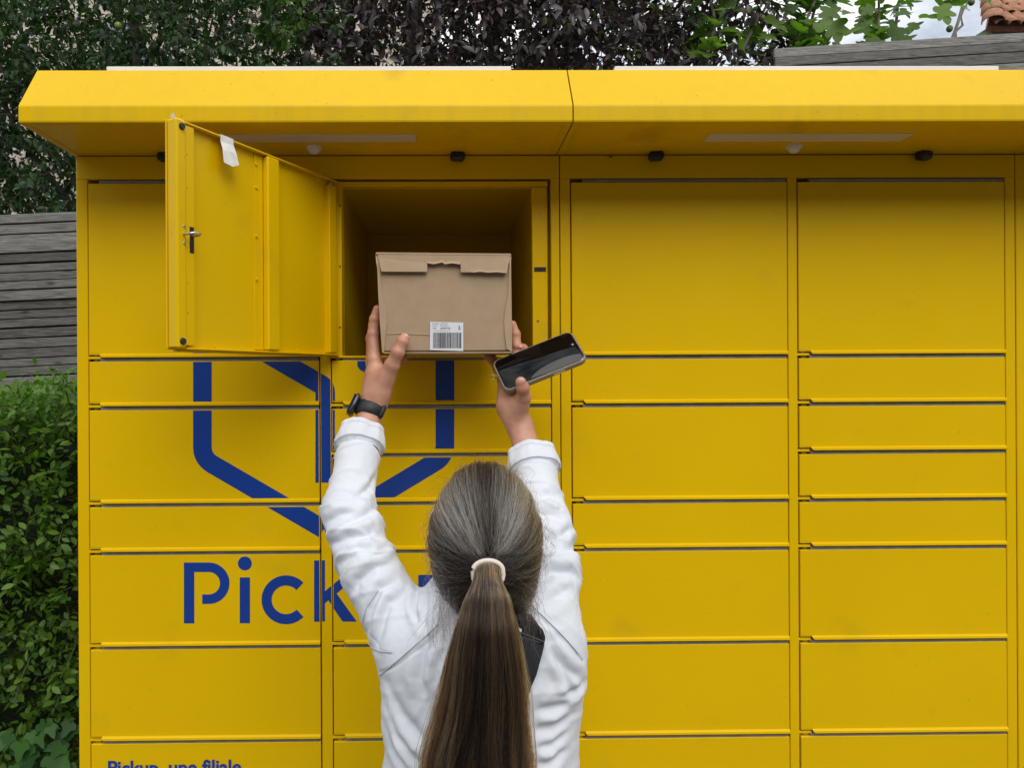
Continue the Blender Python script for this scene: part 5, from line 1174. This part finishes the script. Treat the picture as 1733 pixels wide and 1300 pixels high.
mb = MB(); q = [bw(648, 596.2, -.0025), bw(866.5, 595.6, -.0025)]; mb.poly([q[0], q[1], q[1] + Vector((0, DEP, 0)), q[0] + Vector((0, DEP, 0))], ext=(0, 0, -.0028)); bmesh.ops.bevel(mb.bm, geom=mb.bm.edges[:], offset=.0009, segments=1, affect='EDGES'); mb.build('bottom_flap', M_CARD, bx)
# sticker
M_STK = mat('sticker_paper', (.74, .77, .82), .45); M_INK = mat('printed_ink', (.03, .03, .035), .6); M_INK2 = mat('grey_ink', (.10, .105, .11), .6)
mb = MB(); mb.poly([bw(728, 544.8, -.0018), bw(784, 546, -.0018), bw(784, 594.2, -.0018), bw(727.5, 592.6, -.0018)], ext=(0, .0005, 0)); stk = mb.build('barcode_sticker', M_STK, bx)
random.seed(11); mb = MB(); x = 733.0
while x < 780:
    wd = random.choice((.28, .28, .5, .8, 1.15)); mb.poly([bw(x, 563, -.0021), bw(x + wd, 563, -.0021), bw(x + wd, 589.6, -.0021), bw(x, 589.2, -.0021)]); x += wd + random.choice((.35, .35, .5, .9))
mb.build('barcode', M_INK, stk, kind='stuff')
def text(s, px, py, hpx, m_, nm, dy=-.0021, off=0.0, wpx=None):
    tx = bpy.data.curves.new('t', 'FONT'); tx.body = s; tx.size = 1; tx.offset = off; to = bpy.data.objects.new('t', tx); COL.objects.link(to); bpy.context.view_layer.update()
    me = bpy.data.meshes.new_from_object(to.evaluated_get(bpy.context.evaluated_depsgraph_get())); bpy.data.objects.remove(to)
    xs = [v.co.x for v in me.vertices]; ys = [v.co.y for v in me.vertices]; k = hpx / 955 / (max(ys) - min(ys)); kx = k if wpx is None else wpx / 955 / (max(xs) - min(xs)); p = bw(px, py, dy)
    me.transform(Matrix.Translation(p) @ Matrix.Rotation(R_(90), 4, 'X') @ Matrix.Diagonal((kx, k, 1, 1)) @ Matrix.Translation((-min(xs), -min(ys), 0))); return link(nm, me, m_, stk, 'stuff')
text('2', 775.3, 557.8, 6.0, M_INK, 'printed_number', off=.012)
text('Partenaire', 732, 548.9, 2.2, M_INK2, 'printed_line', wpx=11); text('UPS Relais', 745.5, 548.9, 2.1, M_INK2, 'printed_line', wpx=12)
text('Carton', 732, 552.4, 1.9, M_INK2, 'printed_line', wpx=8); text('Bouquete 1', 745.5, 552.6, 2.2, M_INK2, 'printed_line', wpx=14)
text('Colis', 732, 556.8, 2.4, M_INK, 'printed_line', wpx=6, off=.01); text('004897903', 745.5, 557.0, 2.4, M_INK, 'printed_line', wpx=16.5, off=.01)
text('NATNEWLDNSALOCALITE', 734, 560.6, 1.3, M_INK2, 'printed_line', wpx=27)
# ------------------------------------------------------------------ phone
YP = -.190; pcn = P(911.5, 609.5, YP); ang = R_(21.5); tl_ = R_(42)
lx = Vector((math.cos(ang), 0.0, math.sin(ang))); ly = Vector((-math.sin(ang) * math.cos(tl_), math.sin(tl_), math.cos(ang) * math.cos(tl_))); lz = lx.cross(ly)   # towards camera and up
PM = Matrix(((lx.x, ly.x, lz.x, pcn.x), (lx.y, ly.y, lz.y, pcn.y), (lx.z, ly.z, lz.z, pcn.z), (0, 0, 0, 1)))
ph = thing('smartphone', pcn, 'black-screened smartphone in a clear bumper case, held tilted beside the parcel', 'phone')
def rrect(w_, h_, r, n=8):
    o = []
    for cx_, cy_, a0 in ((w_ / 2 - r, h_ / 2 - r, 0), (-w_ / 2 + r, h_ / 2 - r, 90), (-w_ / 2 + r, -h_ / 2 + r, 180), (w_ / 2 - r, -h_ / 2 + r, 270)):
        o += [(cx_ + r * math.cos(R_(a0 + 90 * k / n)), cy_ + r * math.sin(R_(a0 + 90 * k / n))) for k in range(n + 1)]
    return o
def slabp(nm, w_, h_, r, z0_, z1_, m_, bev=0, inner=None, par=None):
    mb = MB(); bm = mb.bm; o = rrect(w_, h_, r); prof = [(1, z0_ + bev, 0), (1, z1_ - bev, 0)]; lay = []
    if bev: prof = [(1, z0_, -bev), (1, z0_ + bev, 0), (1, z1_ - bev, 0), (1, z1_, -bev)]
    for _, z, ins in prof: lay.append([bm.verts.new((x, y, z)) for x, y in (o if not ins else rrect(w_ + 2 * ins, h_ + 2 * ins, r + ins))])
    if inner: i2 = rrect(inner[0], inner[1], inner[2]); lay.append([bm.verts.new((x, y, z1_)) for x, y in i2]); lay.append([bm.verts.new((x, y, inner[3])) for x, y in i2])
    n = len(o)
    for A, B in zip(lay, lay[1:]):
        for k in range(n): bm.faces.new((A[k], A[(k + 1) % n], B[(k + 1) % n], B[k]))
    bm.faces.new(lay[0][::-1]); bm.faces.new(lay[-1]); return mb.build(nm, m_, par or ph, sm=50, M=PM)
M_CASE = mat('smoky_clear_case', (.34, .29, .21), .22, trans=.35, spec=.6); M_SIDE = mat('polished_metal_side', (.50, .50, .52), .22, .9)
slabp('bumper_case', .1520, .0765, .0135, -.0110, -.0004, M_CASE, .0016, (.1468, .0713, .0115, -.0014))
slabp('metal_frame', .1466, .0711, .0112, -.0085, -.0006, M_SIDE, .0012)
scr = slabp('screen', .1450, .0695, .0104, -.0006, .0002, mat('screen_glass', (.0030, .0030, .0035), .035, spec=.30), .0003)
mb = MB(); mb.cyl((.0655, .004, .0002), (.0655, .004, .00042), .0022, n=14); mb.build('camera_hole', mat('camera_lens_glass', (.25, .26, .28), .2), scr, M=PM)
mb = MB(); mb.box((-.058, -.0392, -.0075), (-.040, -.0378, -.0040), .0006); mb.build('side_button', M_SIDE, ph, M=PM)
mb = MB(); mb.box((.012, -.0392, -.0080), (.033, -.0378, -.0035), .0006); mb.build('side_button', mat('button_grey', (.55, .55, .57), .3, .6), ph, M=PM)
for x0_, x1_ in ((-.010, .006), (.014, .030)): mb = MB(); mb.box((x0_, .0378, -.0075), (x1_, .0392, -.0035), .0006); mb.build('side_button', M_CASE, ph, M=PM)
mb = MB(); lp0 = P(843, 640, YP + .005); rg = []
for k in range(15): a = 2 * math.pi * k / 14; rg.append(P(834.5 + 4.5 * math.cos(a), 638.5 + 4 * math.sin(a), YP + .003 * math.sin(a)))
mb.tube(rg, .0008, 6); mb.build('strap_loop', mat('yellowish_clear_plastic', (.55, .42, .15), .25, trans=.3), ph, sm=60)
mb = MB(); mb.tube([P(837.5, 637.5, YP), P(841, 636.5, YP), P(845, 637, YP)], [.0018, .0014, .0012], 6); mb.build('loop_tab', M_CASE, ph, sm=60)
